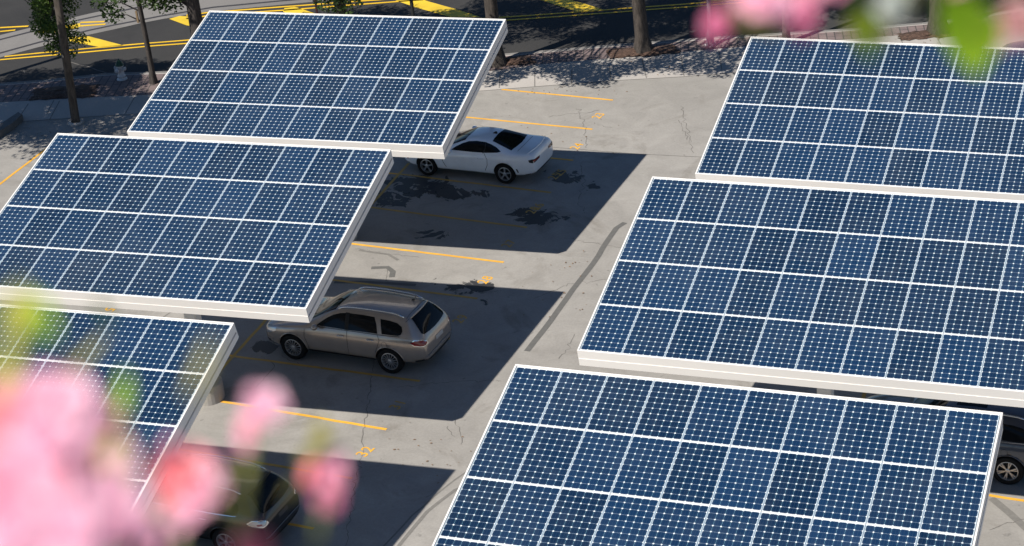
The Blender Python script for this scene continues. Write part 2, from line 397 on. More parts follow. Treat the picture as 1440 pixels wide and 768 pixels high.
strip(bmB, dense([(longx(-23.5),-23.5),(longx(-40),-40)], .5, .006), .10, .0055)
strip(bmA, dense([G(-40,287),(G(0,259)),G(68,207),G(90,192)], .4, .01), .10, .005)
# right-hand pair of rows
for j in range(-2, 10):
    y = -20.92+j*2.45+.0
    x = 13.74-(y+17.2)*.11
    strip(bmA, dense([(x+.02,y+.03),(x+5.6,y-.02)], .5, .006), .10, .005)
    strip(bmA, dense([(x-.02,y+.03),(x-5.4,y+.03)], .5, .006), .10, .005)
strip(bmB, dense([(13.74+ .9,-25.3),(13.74-1.5,-3.6)], .5, .006), .10, .0055)
tag(obj('parking_lines', bmA, M_['yel']), kind='structure')
tag(obj('worn_shaded_parking_lines', bmB, M_['yel_worn_shade']), kind='structure')
def number(txt, px, ang, mat, h=.34, ghost=False):
    cu = bpy.data.curves.new('parking_number', 'FONT'); cu.body = txt; cu.size = h*1.38; cu.align_x = 'CENTER'; cu.align_y = 'CENTER'; cu.offset = .004; cu.space_character = 1.08
    t = bpy.data.objects.new('tmp', cu); C.objects.link(t); bpy.context.view_layer.update()
    me = bpy.data.meshes.new_from_object(t.evaluated_get(bpy.context.evaluated_depsgraph_get()))
    bpy.data.objects.remove(t)
    me.materials.clear(); me.materials.append(mat)
    o = link('parking_number', me); g = G(*px); o.location = (g.x, g.y, .006 if not ghost else .0085); o.rotation_euler = (0,0,ang); o.scale = (1.0,1.0,1)
    tag(o, kind='structure'); return o
A_ = R(84)
for t, p, worn_shaded in (('23',(842,163),0),('24',(811.5,206),0),('25',(781,248),1),('26',(750,296),1),('27',(716,343),1),('28',(683,394),0),('29',(648,449),1),('31',(560,569.5),1),('32',(514,635.5),0)):
    number(t, p, A_, M_['yel_worn_shade'] if worn_shaded else M_['yel'])
number('25', (788,243), A_, M_['yel_worn_shade'], ghost=True); number('26', (756,291), A_, M_['yel_worn_shade'], ghost=True)
number('51', (150,438), A_+math.pi, M_['yel'])
# stains, skid marks, cracks, joints of the lot
def blob(bm, c, rx, ry, ang, z, n=26, rough=.45, mi=0):
    ph = [random.uniform(0,6.28) for _ in range(6)]; pts = []
    for i in range(n):
        a = 2*math.pi*i/n; k = 1+rough*(.5*math.sin(2*a+ph[0])+.4*math.sin(3*a+ph[1])+.3*math.sin(5*a+ph[2])+.25*math.sin(8*a+ph[3]))
        k = max(k, .15); x, y = math.cos(a)*rx*k, math.sin(a)*ry*k
        pts.append((c[0]+x*math.cos(ang)-y*math.sin(ang), c[1]+x*math.sin(ang)+y*math.cos(ang)))
    sheet(bm, pts, z, mi)
def stainmat():
    m, nt, b = nmat('ragged_wet_stain'); t = nd(nt, 'ShaderNodeTexCoord'); uv = t.outputs['UV']; pos = nd(nt, 'ShaderNodeNewGeometry').outputs['Position']
    b.inputs['Base Color'].default_value = (.045,.045,.047,1); b.inputs['Roughness'].default_value = .5
    ln = nd(nt, 'ShaderNodeVectorMath', operation='LENGTH'); nt.links.new(uv, ln.inputs[0])
    n = noise(nt, pos, 1.15, 7, .62, .9)
    v = math_(nt, 'SUBTRACT', math_(nt,'ADD',n,.125), math_(nt,'MULTIPLY',math_(nt,'POWER',ln.outputs['Value'],2.2),.30))
    f = ramp(nt, v, [(.535,0),(.56,.92)])
    tr = nd(nt, 'ShaderNodeBsdfTransparent'); ms = nd(nt, 'ShaderNodeMixShader'); nt.links.new(f, ms.inputs[0]); nt.links.new(tr.outputs[0], ms.inputs[1]); nt.links.new(b.outputs[0], ms.inputs[2])
    nt.links.new(ms.outputs[0], nt.nodes['Material Output'].inputs[0]); return m
M_['stain'] = stainmat()
bm = bmnew(); uvl = bm.loops.layers.uv.new('UVMap'); zz = .0040
for px, rx, ry in [((795,247),1.0,.8),((752,304),1.35,.9),((590,262),2.4,1.1),((540,280),1.6,1.0),((650,272),1.3,.8),((655,404),1.5,.75),((372,488),.7,.6),((610,330),1.0,.5),((690,425),.6,.4),((1405,640),.8,.5),((840,262),.6,.6)]:
    g = G(*px); vs = [bm.verts.new((g.x+rx*u, g.y+ry*v, zz)) for u, v in ((-1,-1),(1,-1),(1,1),(-1,1))]; f = bm.faces.new(vs); zz += .00012
    for l, q in zip(f.loops, ((-1,-1),(1,-1),(1,1),(-1,1))): l[uvl].uv = q
tag(obj('wet_stains', bm, M_['stain']), kind='structure')
bm = bmnew()
strip(bm, dense([G(*p) for p in [(879,313),(867,321),(854.7,338),(835,370),(806,407),(774,452),(741,494)]], .5, .004), .18, .0045)
strip(bm, dense([G(*p) for p in [(522,377),(545,376),(553,382),(551,390)]], .3, .004), .18, .0045)
strip(bm, dense([G(*p) for p in [(470,397),(520,397),(585,401)]], .4, .004), .16, .0045)
tag(obj('tyre_marks', bm, M_['tyremark']), kind='structure')
bm = bmnew()
for pl, wd in [([(560,768),(600,720),(640,690),(700,660)],.10),([(540,768),(580,725),(640,675),(690,640)],.05),([(1395,700),(1420,722),(1445,745)],.2),([(505,352),(545,358),(560,366)],.10)]:
    strip(bm, dense([G(*p) for p in pl], .4, .01), wd, .0048)
tag(obj('faint_tyre_tracks', bm, M_['joint']), kind='structure')
bm = bmnew()
for pl in [[(522,540),(518,570),(512,600),(508,640),(500,680),(493,720),(486,768)],[(528,500),(524,520),(521,545)],[(560,545),(600,540),(660,535),(705,536)],[(640,590),(646,605),(648,625)],
           [(812,152),(820,170),(824,190),(824,208)],[(955,170),(965,190),(975,215)],[(958,150),(962,170),(972,200)],[(770,165),(800,160),(830,158),(843,155)],[(795,335),(850,345),(890,352)],[(860,180),(840,176)],
           [(815,232),(822,255),(812,280),(822,300)],[(785,505),(800,490),(802,475),(808,470)],[(545,380),(543,400)],[(1390,745),(1410,738),(1445,730)],[(628,600),(640,615)],[(370,500),(385,515),(360,545)],[(395,500),(420,512)],[(500,350),(550,358),(590,362)],
           [(460,420),(500,426)],[(750,420),(800,400),(860,392)],[(600,700),(612,690)]]:
    strip(bm, dense([G(*p) for p in pl], .12, .035), [random.uniform(.005,.022) for _ in range(900)], .0050)
tag(obj('lot_cracks', bm, M_['crack']), kind='structure')
bm = bmnew()
for pl in [[(560,196),(760,206),(900,217),(1010,222)],[(230,446),(242,438)]]:
    strip(bm, dense([G(*p) for p in pl], .6, .01), .035, .0052)
tag(obj('lot_joints', bm, M_['joint']), kind='structure')
bm = bmnew(); rl = random.Random(21)
spots = [(700,96,28,8),(905,80,60,10),(1300,54,40,6),(95,132,60,8),(800,128,90,7),(960,100,50,8),(760,200,150,40),(620,640,80,40),(800,400,60,60),(60,190,60,10)]
for cx_, cy_, sx_, sy_ in spots:
    for _ in range(26):
        g = G(cx_+rl.gauss(0,sx_*.5), cy_+rl.gauss(0,sy_*.5)); a = rl.uniform(0,6.28); s = rl.uniform(.02,.05); u = Vector((math.cos(a)*s, math.sin(a)*s, 0)); v = Vector((-math.sin(a)*s*.45, math.cos(a)*s*.45, 0)); c = Vector((g.x,g.y,.016))
        bm.faces.new([bm.verts.new(q) for q in (c-u, c-v+Vector((0,0,.012)), c+u, c+v+Vector((0,0,.006)))])
tag(obj('fallen_leaves', bm, simple('dry_leaf', (.22,.13,.07), .8, var=.5, scale=3)), 'scattered dry leaves on the pavement and parking lot', 'leaf litter', kind='stuff')
# ------------------------------------------------------------------ solar canopies
MU, MV = .97316, 1.60523
def panel_mesh():
    bm = bmnew(); w, h = MU-.010, MV-.014; fw = .012; fx = .010
    box(bm, (-w/2,-h/2,-.035), (w/2,-h/2+fw,0)); box(bm, (-w/2,h/2-fw,-.035), (w/2,h/2,0))
    box(bm, (-w/2,-h/2+fw,-.035), (-w/2+fx,h/2-fw,0), 2); box(bm, (w/2-fx,-h/2+fw,-.035), (w/2,h/2-fw,0), 2)
    uvl = bm.loops.layers.uv.new('UVMap')
    vs = [bm.verts.new(p) for p in ((-w/2+fx,-h/2+fw,-.004),(w/2-fx,-h/2+fw,-.004),(w/2-fx,h/2-fw,-.004),(-w/2+fx,h/2-fw,-.004))]
    f = bm.faces.new(vs); f.material_index = 1
    for l, uv in zip(f.loops, ((0,0),(1,0),(1,1),(0,1))): l[uvl].uv = uv
    me = bpy.data.meshes.new('solar_panel'); bm.to_mesh(me); bm.free(); me.materials.append(M_['frame']); me.materials.append(M_['cells']); me.materials.append(M_['alu']); return me
PANEL = panel_mesh()
def canopy(center, az, tilt, label, ztar=None):
    k = 1.0 if ztar is None else (CC.z-ztar)/(CC.z-center[2])
    q = CC+(Vector(center)-CC)*k; cx, cy, cz = q.x, q.y, q.z/k
    root = empty('solar_canopy', (cx,cy,0), az); root.scale = (k,k,k); tag(root, label, 'solar canopy', 'solar canopies over the parking bays')
    T = Matrix.Translation((0,0,cz)) @ Matrix.Rotation(tilt, 4, 'X')      # local deck frame: x along, y up-slope, z normal
    def part(name, bm, m):
        o = obj(name, bm, m, root); o.matrix_local = T; return o
    for i in range(10):
        for j in range(4):
            o = bpy.data.objects.new('solar_panel', PANEL); C.objects.link(o); o.parent = root
            o.matrix_local = T @ Matrix.Translation(((i-4.5)*MU, (1.5-j)*MV, 0))
    X, Y = 5*MU, 2*MV
    g = .012
    # two-tier edge channel: upper board, slightly recessed lower board
    def edge(lo, hi, ax, sgn):
        bm = bmnew()
        if ax == 'y':
            y0 = sgn*(Y+g); y1 = sgn*(Y+g+.030); y2 = sgn*(Y+g+.038)
            box(bm, (lo, min(y0,y1), -.218), (hi, max(y0,y1), .012)); box(bm, (lo+.004, min(y0,y2), -.42), (hi-.004, max(y0,y2), -.2185))
            
            
        else:
            x0 = sgn*(X+g); x1 = sgn*(X+g+.034); x2 = sgn*(X+g+.041)
            box(bm, (min(x0,x1), lo, -.218), (max(x0,x1), hi, .012)); box(bm, (min(x0,x2), lo+.004, -.42), (max(x0,x2), hi-.004, -.268))
            box(bm, (min(x0,x2)+.008, lo+.008, -.2242), (max(x0,x2)-.012, hi-.008, -.2178))
            
        return bm
    part('front_fascia', edge(-X-g-.034, X+g+.034, 'y', -1), M_['white'])
    part('rear_fascia', edge(-X-g-.034, X+g+.034, 'y', 1), M_['white'])
    part('side_fascia', edge(-Y-g+.002, Y+g-.002, 'x', -1), M_['white'])
    part('side_fascia', edge(-Y-g+.002, Y+g-.002, 'x', 1), M_['white'])
    bm = bmnew(); box(bm, (-X-.015, -Y-.015, -.052), (X+.015, Y+.015, -.0362)); part('sun_block_sheet', bm, M_['deck'])  # added sheet that stops sun leaking through gaps between panels
    for y in (-2.4,-.8,.8,2.4):
        bm = bmnew(); box(bm, (-X-.01, y-.04, -.22), (X+.01, y+.04, -.053)); part('purlin', bm, M_['deck'])
    for x in (-3.4, 3.4, 0):
        bm = bmnew(); box(bm, (x-.09, -Y+.05, -.40), (x+.09, Y-.05, -.222)); part('rafter', bm, M_['white'])
    bm = bmnew(); box(bm, (-3.6,-.14,-.78), (3.6,.14,-.472)); part('main_beam', bm, M_['white'])
    # column with base plate, bracing collar
    bm = bmnew(); top = cz-.62
    box(bm, (-.17,-.17,.56), (.17,.17,top)); bmesh.ops.bevel(bm, geom=list(bm.edges), offset=.02, segments=2, affect='EDGES')
    box(bm, (-.26,-.26,.5262), (.26,.26,.5592)); box(bm, (-.24,-.24,top+.001), (.24,.24,top+.03))
    obj('column', bm, M_['white'], root)
    bm = bmnew(); lathe(bm, [(0,0),(.46,0),(.46,.50),(.44,.525),(0,.525)], 28); f = obj('concrete_footing', bm, M_['walk'], root, False)
    bm = bmnew()
    for sx in (-1,1):
        for sy in (-1,1): lathe(bm, [(0,.56),(.025,.56),(.025,.60),(0,.60)], 8, (sx*.215,sy*.215,0))
    obj('anchor_bolts', bm, M_['steel'], root)
    return root
canopy((-4.3057,-12.1139,5.3842), .11312, .2166, 'back left white-edged solar canopy, its corner over the white coupe')
canopy((-3.2355,-21.972,5.4623), .1113, .21365, 'middle left solar canopy whose front corner hangs over the tan crossover')
canopy((-2.2541,-31.6905,5.4508), .10439, .24804, 'front left solar canopy partly hidden by blurred pink flowers')
canopy((13.3939,-12.0353,5.7402), .07819, .21531, 'back right solar canopy nearest the street, pink and green blur across its top edge', 5.45)
canopy((14.1234,-21.985,5.9085), .07878, .20947, 'middle right solar canopy with its long white front edge above the dark crossover', 5.32)
canopy((14.8062,-31.8651,6.1272), .07335, .22118, 'front right solar canopy, largest in view, cut off by the bottom of the picture', 5.70)
canopy((15.2,-40.6,5.75), .0736, .2162, 'solar canopy nearest the viewer, just below the picture, shading the bay beside it')
# ------------------------------------------------------------------ cars
def carpaint(name, col, metal=0., rough=.3, flake=0):
    m, nt, b = nmat(name); tc = nd(nt, 'ShaderNodeTexCoord').outputs['Object']
    b.inputs['Metallic'].default_value = metal; b.inputs['Roughness'].default_value = rough
    b.inputs['Coat Weight'].default_value = 1; b.inputs['Coat Roughness'].default_value = .04
    dust = ramp(nt, noise(nt, tc, 1.6, 6, .6), [(.35,.92),(.7,1.05)])
    nt.links.new(mix(nt, .9, col, dust, 'MULTIPLY'), b.inputs['Base Color']); return m
M_['cwhite'] = carpaint('white_car_paint', (.92,.94,.97), 0, .22)
M_['ctan'] = carpaint('tan_metallic_paint', (.45,.39,.34), .5, .26)
M_['cblack'] = carpaint('black_car_paint', (.012,.012,.013), .2, .3)
M_['cdark'] = carpaint('dark_grey_blue_paint', (.07,.08,.105), .5, .3)
M_['glass'] = simple('tinted_car_glass', (.005,.007,.009), .05, spec=.22)
M_['blackp'] = simple('black_plastic_trim', (.012,.012,.012), .55, var=.2, spec=.3)
M_['tyre'] = simple('tyre_rubber', (.012,.012,.012), .85, var=.3, spec=.2)
M_['alloy'] = simple('alloy_rim', (.50,.51,.53), .32, .75)
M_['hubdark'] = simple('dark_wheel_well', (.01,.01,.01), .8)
M_['chrome'] = simple('chrome_trim', (.75,.77,.80), .12, 1)
M_['redlamp'] = simple('red_tail_lamp', (.27,.006,.010), .12, coat=1)
M_['clearlamp'] = simple('clear_lamp_lens', (.55,.58,.62), .08, .6, coat=1)
M_['amber'] = simple('orange_marker_lens', (.6,.10,.02), .2, coat=1)
M_['plate'] = simple('pale_licence_plate', (.5,.5,.5), .4)
M_['plated'] = simple('dark_plate_recess', (.07,.07,.072), .5)
M_['seam'] = simple('panel_seam', (.02,.02,.02), .6)
def car_body(S, name, paint, root):
    L, W = S['L'], S['W']; it = lambda k, x: float(np.interp(x, [a for a,_ in S[k]], [b for _,b in S[k]]))
    xs = S['xs']; bm = bmnew(); rows = []
    for x in xs:
        w_, zb, zl, zt, yr, cr = it('w',x), it('zb',x), it('belt',x), it('top',x), it('yr',x), it('crown',x)
        sh = w_*.935
        h = [(0,zb),(w_*.72,zb),(w_*.955,zb+.07),(w_,zb+(zl-zb)*.42),(w_*.992,zl-.13*(zl-zb)-.03),(sh,zl),
             (yr+(sh-yr)*.50+.012,zl+(zt-cr-zl)*.52),(yr,zt-cr),(yr*.62,zt-cr*.28),(0,zt)]
        full = h+[(-a,b) for a,b in h[-2:0:-1]]
        rows.append([bm.verts.new((x,a,b)) for a,b in full])
    n = len(rows[0])
    for i in range(len(rows)-1):
        for k in range(n): bm.faces.new((rows[i][k], rows[i][(k+1)%n], rows[i+1][(k+1)%n], rows[i+1][k]))
    # end caps as quads between mirrored points
    half = n//2
    for rws, flip in ((rows[0],False),(rows[-1],True)):
        for k in range(half):
            a, b, c, d = rws[k], rws[k+1], rws[(n-k-1)%n], rws[(n-k)%n]
            vs = []; [vs.append(v) for v in (a,b,c,d) if v not in vs]
            if len(vs) > 2: bm.faces.new(vs if not flip else vs[::-1])
    bmesh.ops.recalc_face_normals(bm, faces=bm.faces)
    me = bpy.data.meshes.new(name); bm.to_mesh(me); bm.free(); me.materials.append(paint); me.materials.append(M_['hubdark'])
    o = bpy.data.objects.new(name, me); C.objects.link(o)
    s = o.modifiers.new('s','SUBSURF'); s.levels = s.render_levels = 2
    cuts = []
    for wx in (S['fx'], S['fx']+S['wb']):
        for sy in (-1,1):
            cb = bmnew(); lathe(cb, [(0,sy*(W/2-.30)),(S['ar'],sy*(W/2-.30)),(S['ar'],sy*(W/2+.2)),(0,sy*(W/2+.2))], 40, (wx,0,S['wr']+.01), 'y')
            cm = bpy.data.meshes.new('c'); cb.to_mesh(cm); cb.free(); cm.materials.append(M_['hubdark'])
            c = bpy.data.objects.new('c', cm); C.objects.link(c); cuts.append(c)
            b = o.modifiers.new('b','BOOLEAN'); b.operation = 'DIFFERENCE'; b.object = c; b.solver = 'EXACT'; b.material_mode = 'TRANSFER'
    bpy.context.view_layer.update(); dg = bpy.context.evaluated_depsgraph_get()
    fm = bpy.data.meshes.new_from_object(o.evaluated_get(dg)); fm.name = name
    for c in cuts: bpy.data.objects.remove(c)
    bpy.data.objects.remove(o)
    body = bpy.data.objects.new(name, fm); C.objects.link(body); body.parent = root
    names = [m.name for m in fm.materials]
    if M_['blackp'].name not in names: fm.materials.append(M_['blackp'])
    bi = len(fm.materials)-1
    for p in fm.polygons:
        p.use_smooth = p.material_index == 0
        if p.material_index == 0 and p.center.z < S.get('clad',.0)+(.14 if (p.center.x > S['L']-.35 or p.center.x < .25) else 0): p.material_index = bi
    b2 = bmesh.new(); b2.from_mesh(fm); bvh = BVHTree.FromBMesh(b2); b2.free()
    return body, bvh
def decal(bvh, name, outline, view, mat, parent, off=.006, label=None, inset=None, th=None):
    """a patch cut to an outline and laid on the body skin. view: 'R' right side (-y), 'L' left (+y), 'T' above, 'B' from behind, 'F' from front, or a direction vector"""
    if view in ('R','L'):
        s = -1 if view == 'R' else 1; org = lambda a,b: Vector((a, s*3, b)); d = Vector((0,-s,0))
    elif view == 'T': org = lambda a,b: Vector((a, b, 4)); d = Vector((0,0,-1))
    elif view == 'B': org = lambda a,b: Vector((9, a, b)); d = Vector((-1,0,0))
    elif view == 'F': org = lambda a,b: Vector((-4, a, b)); d = Vector((1,0,0))
    else:
        d = -Vector(view).normalized(); e1 = Vector((0,0,1)).cross(-d).normalized()
        org = lambda a,b: e1*a+Vector((0,0,b))-d*8-Vector((0,0,-d.z*8 if False else 0))
    bm = bmnew(); n = len(outline)
    f = bm.faces.new([bm.verts.new((a,b,0)) for a,b in outline])
    bmesh.ops.triangulate(bm, faces=[f])
    for _ in range(6):
        el = [e for e in bm.edges if e.calc_length() > .075]
        if not el: break
        bmesh.ops.subdivide_edges(bm, edges=el, cuts=1); bmesh.ops.triangulate(bm, faces=bm.faces)
    bad = []
    for v in bm.verts:
        h = bvh.ray_cast(org(v.co.x, v.co.y), d)
        if h[0] is None or (h[0]-org(v.co.x,v.co.y)).length > 12: bad.append(v); continue
        nn = h[1] if h[1].dot(d) < 0 else -h[1]
        v.co = h[0]+nn*off
    if bad: bmesh.ops.delete(bm, geom=bad, context='VERTS')
    for fc in bm.faces:
        fc.normal_update()
        if fc.normal.dot(d) > 0: fc.normal_flip()
    if th:
        pass
    o = obj(name, bm, mat, parent, smooth=True)
    if label: o['label'] = label
    return o
def rib(bvh, pts, view, w, mat_, parent, name, off=.005):
    out = []
    P = [Vector(p) for p in pts]; l1, l2 = [], []
    for i,p in enumerate(P):
        a = P[max(i-1,0)]; b = P[min(i+1,len(P)-1)]; t = (b-a).normalized(); nrm = Vector((-t.y,t.x)); l1.append(p+nrm*w/2); l2.append(p-nrm*w/2)
    return decal(bvh, name, [tuple(q) for q in l1+l2[::-1]], view, mat_, parent, off)
def wheel(root, x, y, S, spokes, style):
    s = 1 if y > 0 else -1
    w = empty('wheel', (x,y,S['wr'])); w.parent = root
    r, rr = S['wr'], S['rim']; hw = .115
    bm = bmnew(); lathe(bm, [(rr-.01,-hw*.8),(rr+.01,-hw*.95),(r-.035,-hw),(r-.008,-hw*.86),(r,-hw*.5),(r,hw*.5),(r-.008,hw*.86),(r-.035,hw),(rr+.01,hw*.95),(rr-.01,hw*.8)], 40, axis='y')
    obj('tyre', bm, M_['tyre'], w, True)
    bm = bmnew(); o_ = s*hw*.86
    lathe(bm, [(rr-.002,o_-s*.13),(rr-.004,o_),(rr-.022,o_+s*.004),(rr-.030,o_-s*.02),(rr-.03,o_-s*.12),(.02,o_-s*.125)], 40, axis='y', mi=0)
    for k in range(spokes):
        a0 = 2*math.pi*k/spokes+.3
        subs = {'double':((-.13,.09),(.13,.09)),'single':((0,.11),),'thin':((0,.0),)}[style]
        for da, _ in subs:
            a = a0+da*(1 if style!='double' else 1.0)
            wi, wo = (.042,.050) if style == 'single' else ((.024,.028) if style == 'double' else (.016,.020))
            c, sn = math.cos(a0), math.sin(a0); c2, s2 = math.cos(a), math.sin(a)
            ri, ro = .045, rr-.022
            pi_ = Vector((c*ri*(1), 0, sn*ri)) if style == 'double' else Vector((c2*ri,0,s2*ri)); po = Vector((c2*ro,0,s2*ro)); t = (po-pi_).normalized(); nr = Vector((-t.z,0,t.x))
            yi, yo = o_-s*.012, o_-s*.006; vs = []
            for q,wd,yy in ((pi_,wi,yi),(po,wo,yo)):
                for sg in (-1,1):
                    for dy in (0,-s*.03): vs.append(bm.verts.new((q.x+nr.x*sg*wd/2*2*.5, yy+dy, q.z+nr.z*sg*wd/2)))
            for f in ((0,2,6,4),(1,5,7,3),(0,4,5,1),(2,3,7,6)): 
                try: bm.faces.new([vs[i] for i in f])
                except ValueError: pass
    lathe(bm, [(.062,o_-s*.05),(.062,o_-s*.004),(.03,o_+s*.004),(0,o_+s*.004)], 20, axis='y')
    bmesh.ops.recalc_face_normals(bm, faces=bm.faces)
    rim = obj('rim', bm, [M_['alloy']], w)
    bm = bmnew(); lathe(bm, [(rr-.012,o_-s*.085),(.001,o_-s*.085)], 32, axis='y'); obj('wheel_shade_disc', bm, M_['hubdark'], w); w.children[-1].name = 'rim_shade_disc'  # dark disc painting the shade behind the spokes, no brake part
    return w
def oval(bm, c, rx, ry, rz, n=12):
    r = bmesh.ops.create_icosphere(bm, subdivisions=3, radius=1); 
    for v in r['verts']: v.co = Vector((c[0]+v.co.x*rx, c[1]+v.co.y*ry, c[2]+v.co.z*rz))
def place_car(root, x, y, ang, S):
    # origin: mid wheelbase on the ground
    root.location = (x,y,0); root.rotation_euler = (0,0,ang)
def shift(S):  # car geometry is built nose at x=0; move so that mid wheelbase is x=0
    return -(S['fx']+S['wb']/2)
XS = lambda L, extra: sorted(set([0,.03,.12,.3]+extra+[L-.3,L-.12,L-.03,L]))
COUPE = dict(L=4.78, W=1.90, fx=.93, wb=2.81, wr=.345, rim=.235, ar=.385, clad=.245,
  xs=XS(4.78,[.6,.93,1.25,1.45,1.6,1.85,2.1,2.3,2.5,2.8,3.1,3.3,3.5,3.74,3.95,4.1,4.3]),
  w=[(0,.66),(.03,.72),(.12,.80),(.3,.87),(.6,.925),(.93,.945),(1.6,.925),(2.4,.915),(3.1,.93),(3.74,.955),(4.2,.93),(4.48,.90),(4.66,.85),(4.75,.80),(4.78,.76)],
  zb=[(0,.32),(.3,.24),(1,.20),(3.7,.21),(4.4,.26),(4.66,.32),(4.78,.40)],
  belt=[(0,.60),(.03,.655),(.12,.70),(.3,.735),(.6,.79),(1.2,.86),(1.6,.905),(2.5,.935),(3.2,.965),(3.7,1.0),(4.2,1.00),(4.5,.985),(4.66,.955),(4.75,.90),(4.78,.80)],
  top=[(0,.63),(.03,.69),(.12,.745),(.3,.79),(.6,.855),(1.25,.945),(1.45,.975),(1.6,1.03),(1.85,1.145),(2.1,1.25),(2.3,1.315),(2.5,1.345),(2.8,1.355),(3.1,1.335),(3.3,1.30),(3.5,1.245),(3.74,1.165),(3.95,1.10),(4.1,1.075),(4.3,1.07),(4.48,1.07),(4.66,1.075),(4.75,.99),(4.78,.86)],
  yr=[(0,.48),(.3,.62),(1.25,.72),(1.45,.71),(1.6,.69),(1.85,.64),(2.1,.60),(2.5,.575),(3.1,.565),(3.5,.59),(3.95,.68),(4.3,.74),(4.66,.70),(4.78,.62)],
  crown=[(0,.02),(1.3,.04),(2.1,.055),(3.1,.055),(3.9,.035),(4.3,.02),(4.78,.02)])
CROSS = dict(L=5.12, W=2.0, fx=1.00, wb=3.02, wr=.385, rim=.262, ar=.435, clad=.36,
  xs=XS(5.12,[.6,1.0,1.25,1.4,1.6,1.85,2.1,2.35,2.6,3.0,3.4,3.8,4.1,4.35,4.55,4.7]),
  w=[(0,.64),(.03,.72),(.12,.83),(.3,.915),(.6,.965),(1,.985),(2,.975),(3,.98),(4.02,1.0),(4.5,.985),(4.8,.93),(5.0,.86),(5.09,.80),(5.12,.76)],
  zb=[(0,.34),(.3,.28),(1,.25),(4,.26),(4.8,.32),(5.12,.42)],
  belt=[(0,.72),(.03,.80),(.12,.86),(.3,.91),(.6,.98),(1.25,1.06),(1.6,1.09),(2.6,1.11),(3.6,1.13),(4.2,1.17),(4.7,1.17),(4.82,1.15),(5.0,1.08),(5.09,.95),(5.12,.80)],
  top=[(0,.76),(.03,.86),(.12,.93),(.3,.98),(.6,1.06),(1.25,1.155),(1.4,1.19),(1.6,1.29),(1.85,1.44),(2.1,1.57),(2.35,1.665),(2.6,1.71),(3.0,1.735),(3.4,1.735),(3.8,1.72),(4.1,1.70),(4.35,1.67),(4.55,1.635),(4.7,1.53),(4.82,1.41),(4.99,1.20),(5.09,1.03),(5.12,.86)],
  yr=[(0,.5),(.3,.66),(1.25,.76),(1.6,.72),(2.1,.665),(2.6,.65),(3.4,.645),(4.1,.625),(4.55,.60),(4.82,.64),(5.0,.70),(5.12,.66)],
  crown=[(0,.02),(1.3,.045),(2.1,.06),(3.4,.065),(4.4,.06),(4.8,.04),(5.12,.02)])
def common(S, name, label, cat, paint, spokes, style, group=None):
    outer = empty(name); tag(outer, label, cat, group)
    ox = shift(S)
    body, bvh = car_body(S, 'body', paint, outer)
    for sy in (-1,1):
        for x in (S['fx'], S['fx']+S['wb']): wheel(outer, x, sy*(S['W']/2-.125), S, spokes, style)
    return outer, body, bvh
def finish(outer, S):
    ox = shift(S)
    for c in outer.children: c.location.x += ox
def handle(bm, x, y, z, s): 
    tube(bm, [(x-.10,y,z),(x-.08,y+s*.035,z+.005),(x+.08,y+s*.035,z+.008),(x+.10,y,z+.005)], .014, 6)
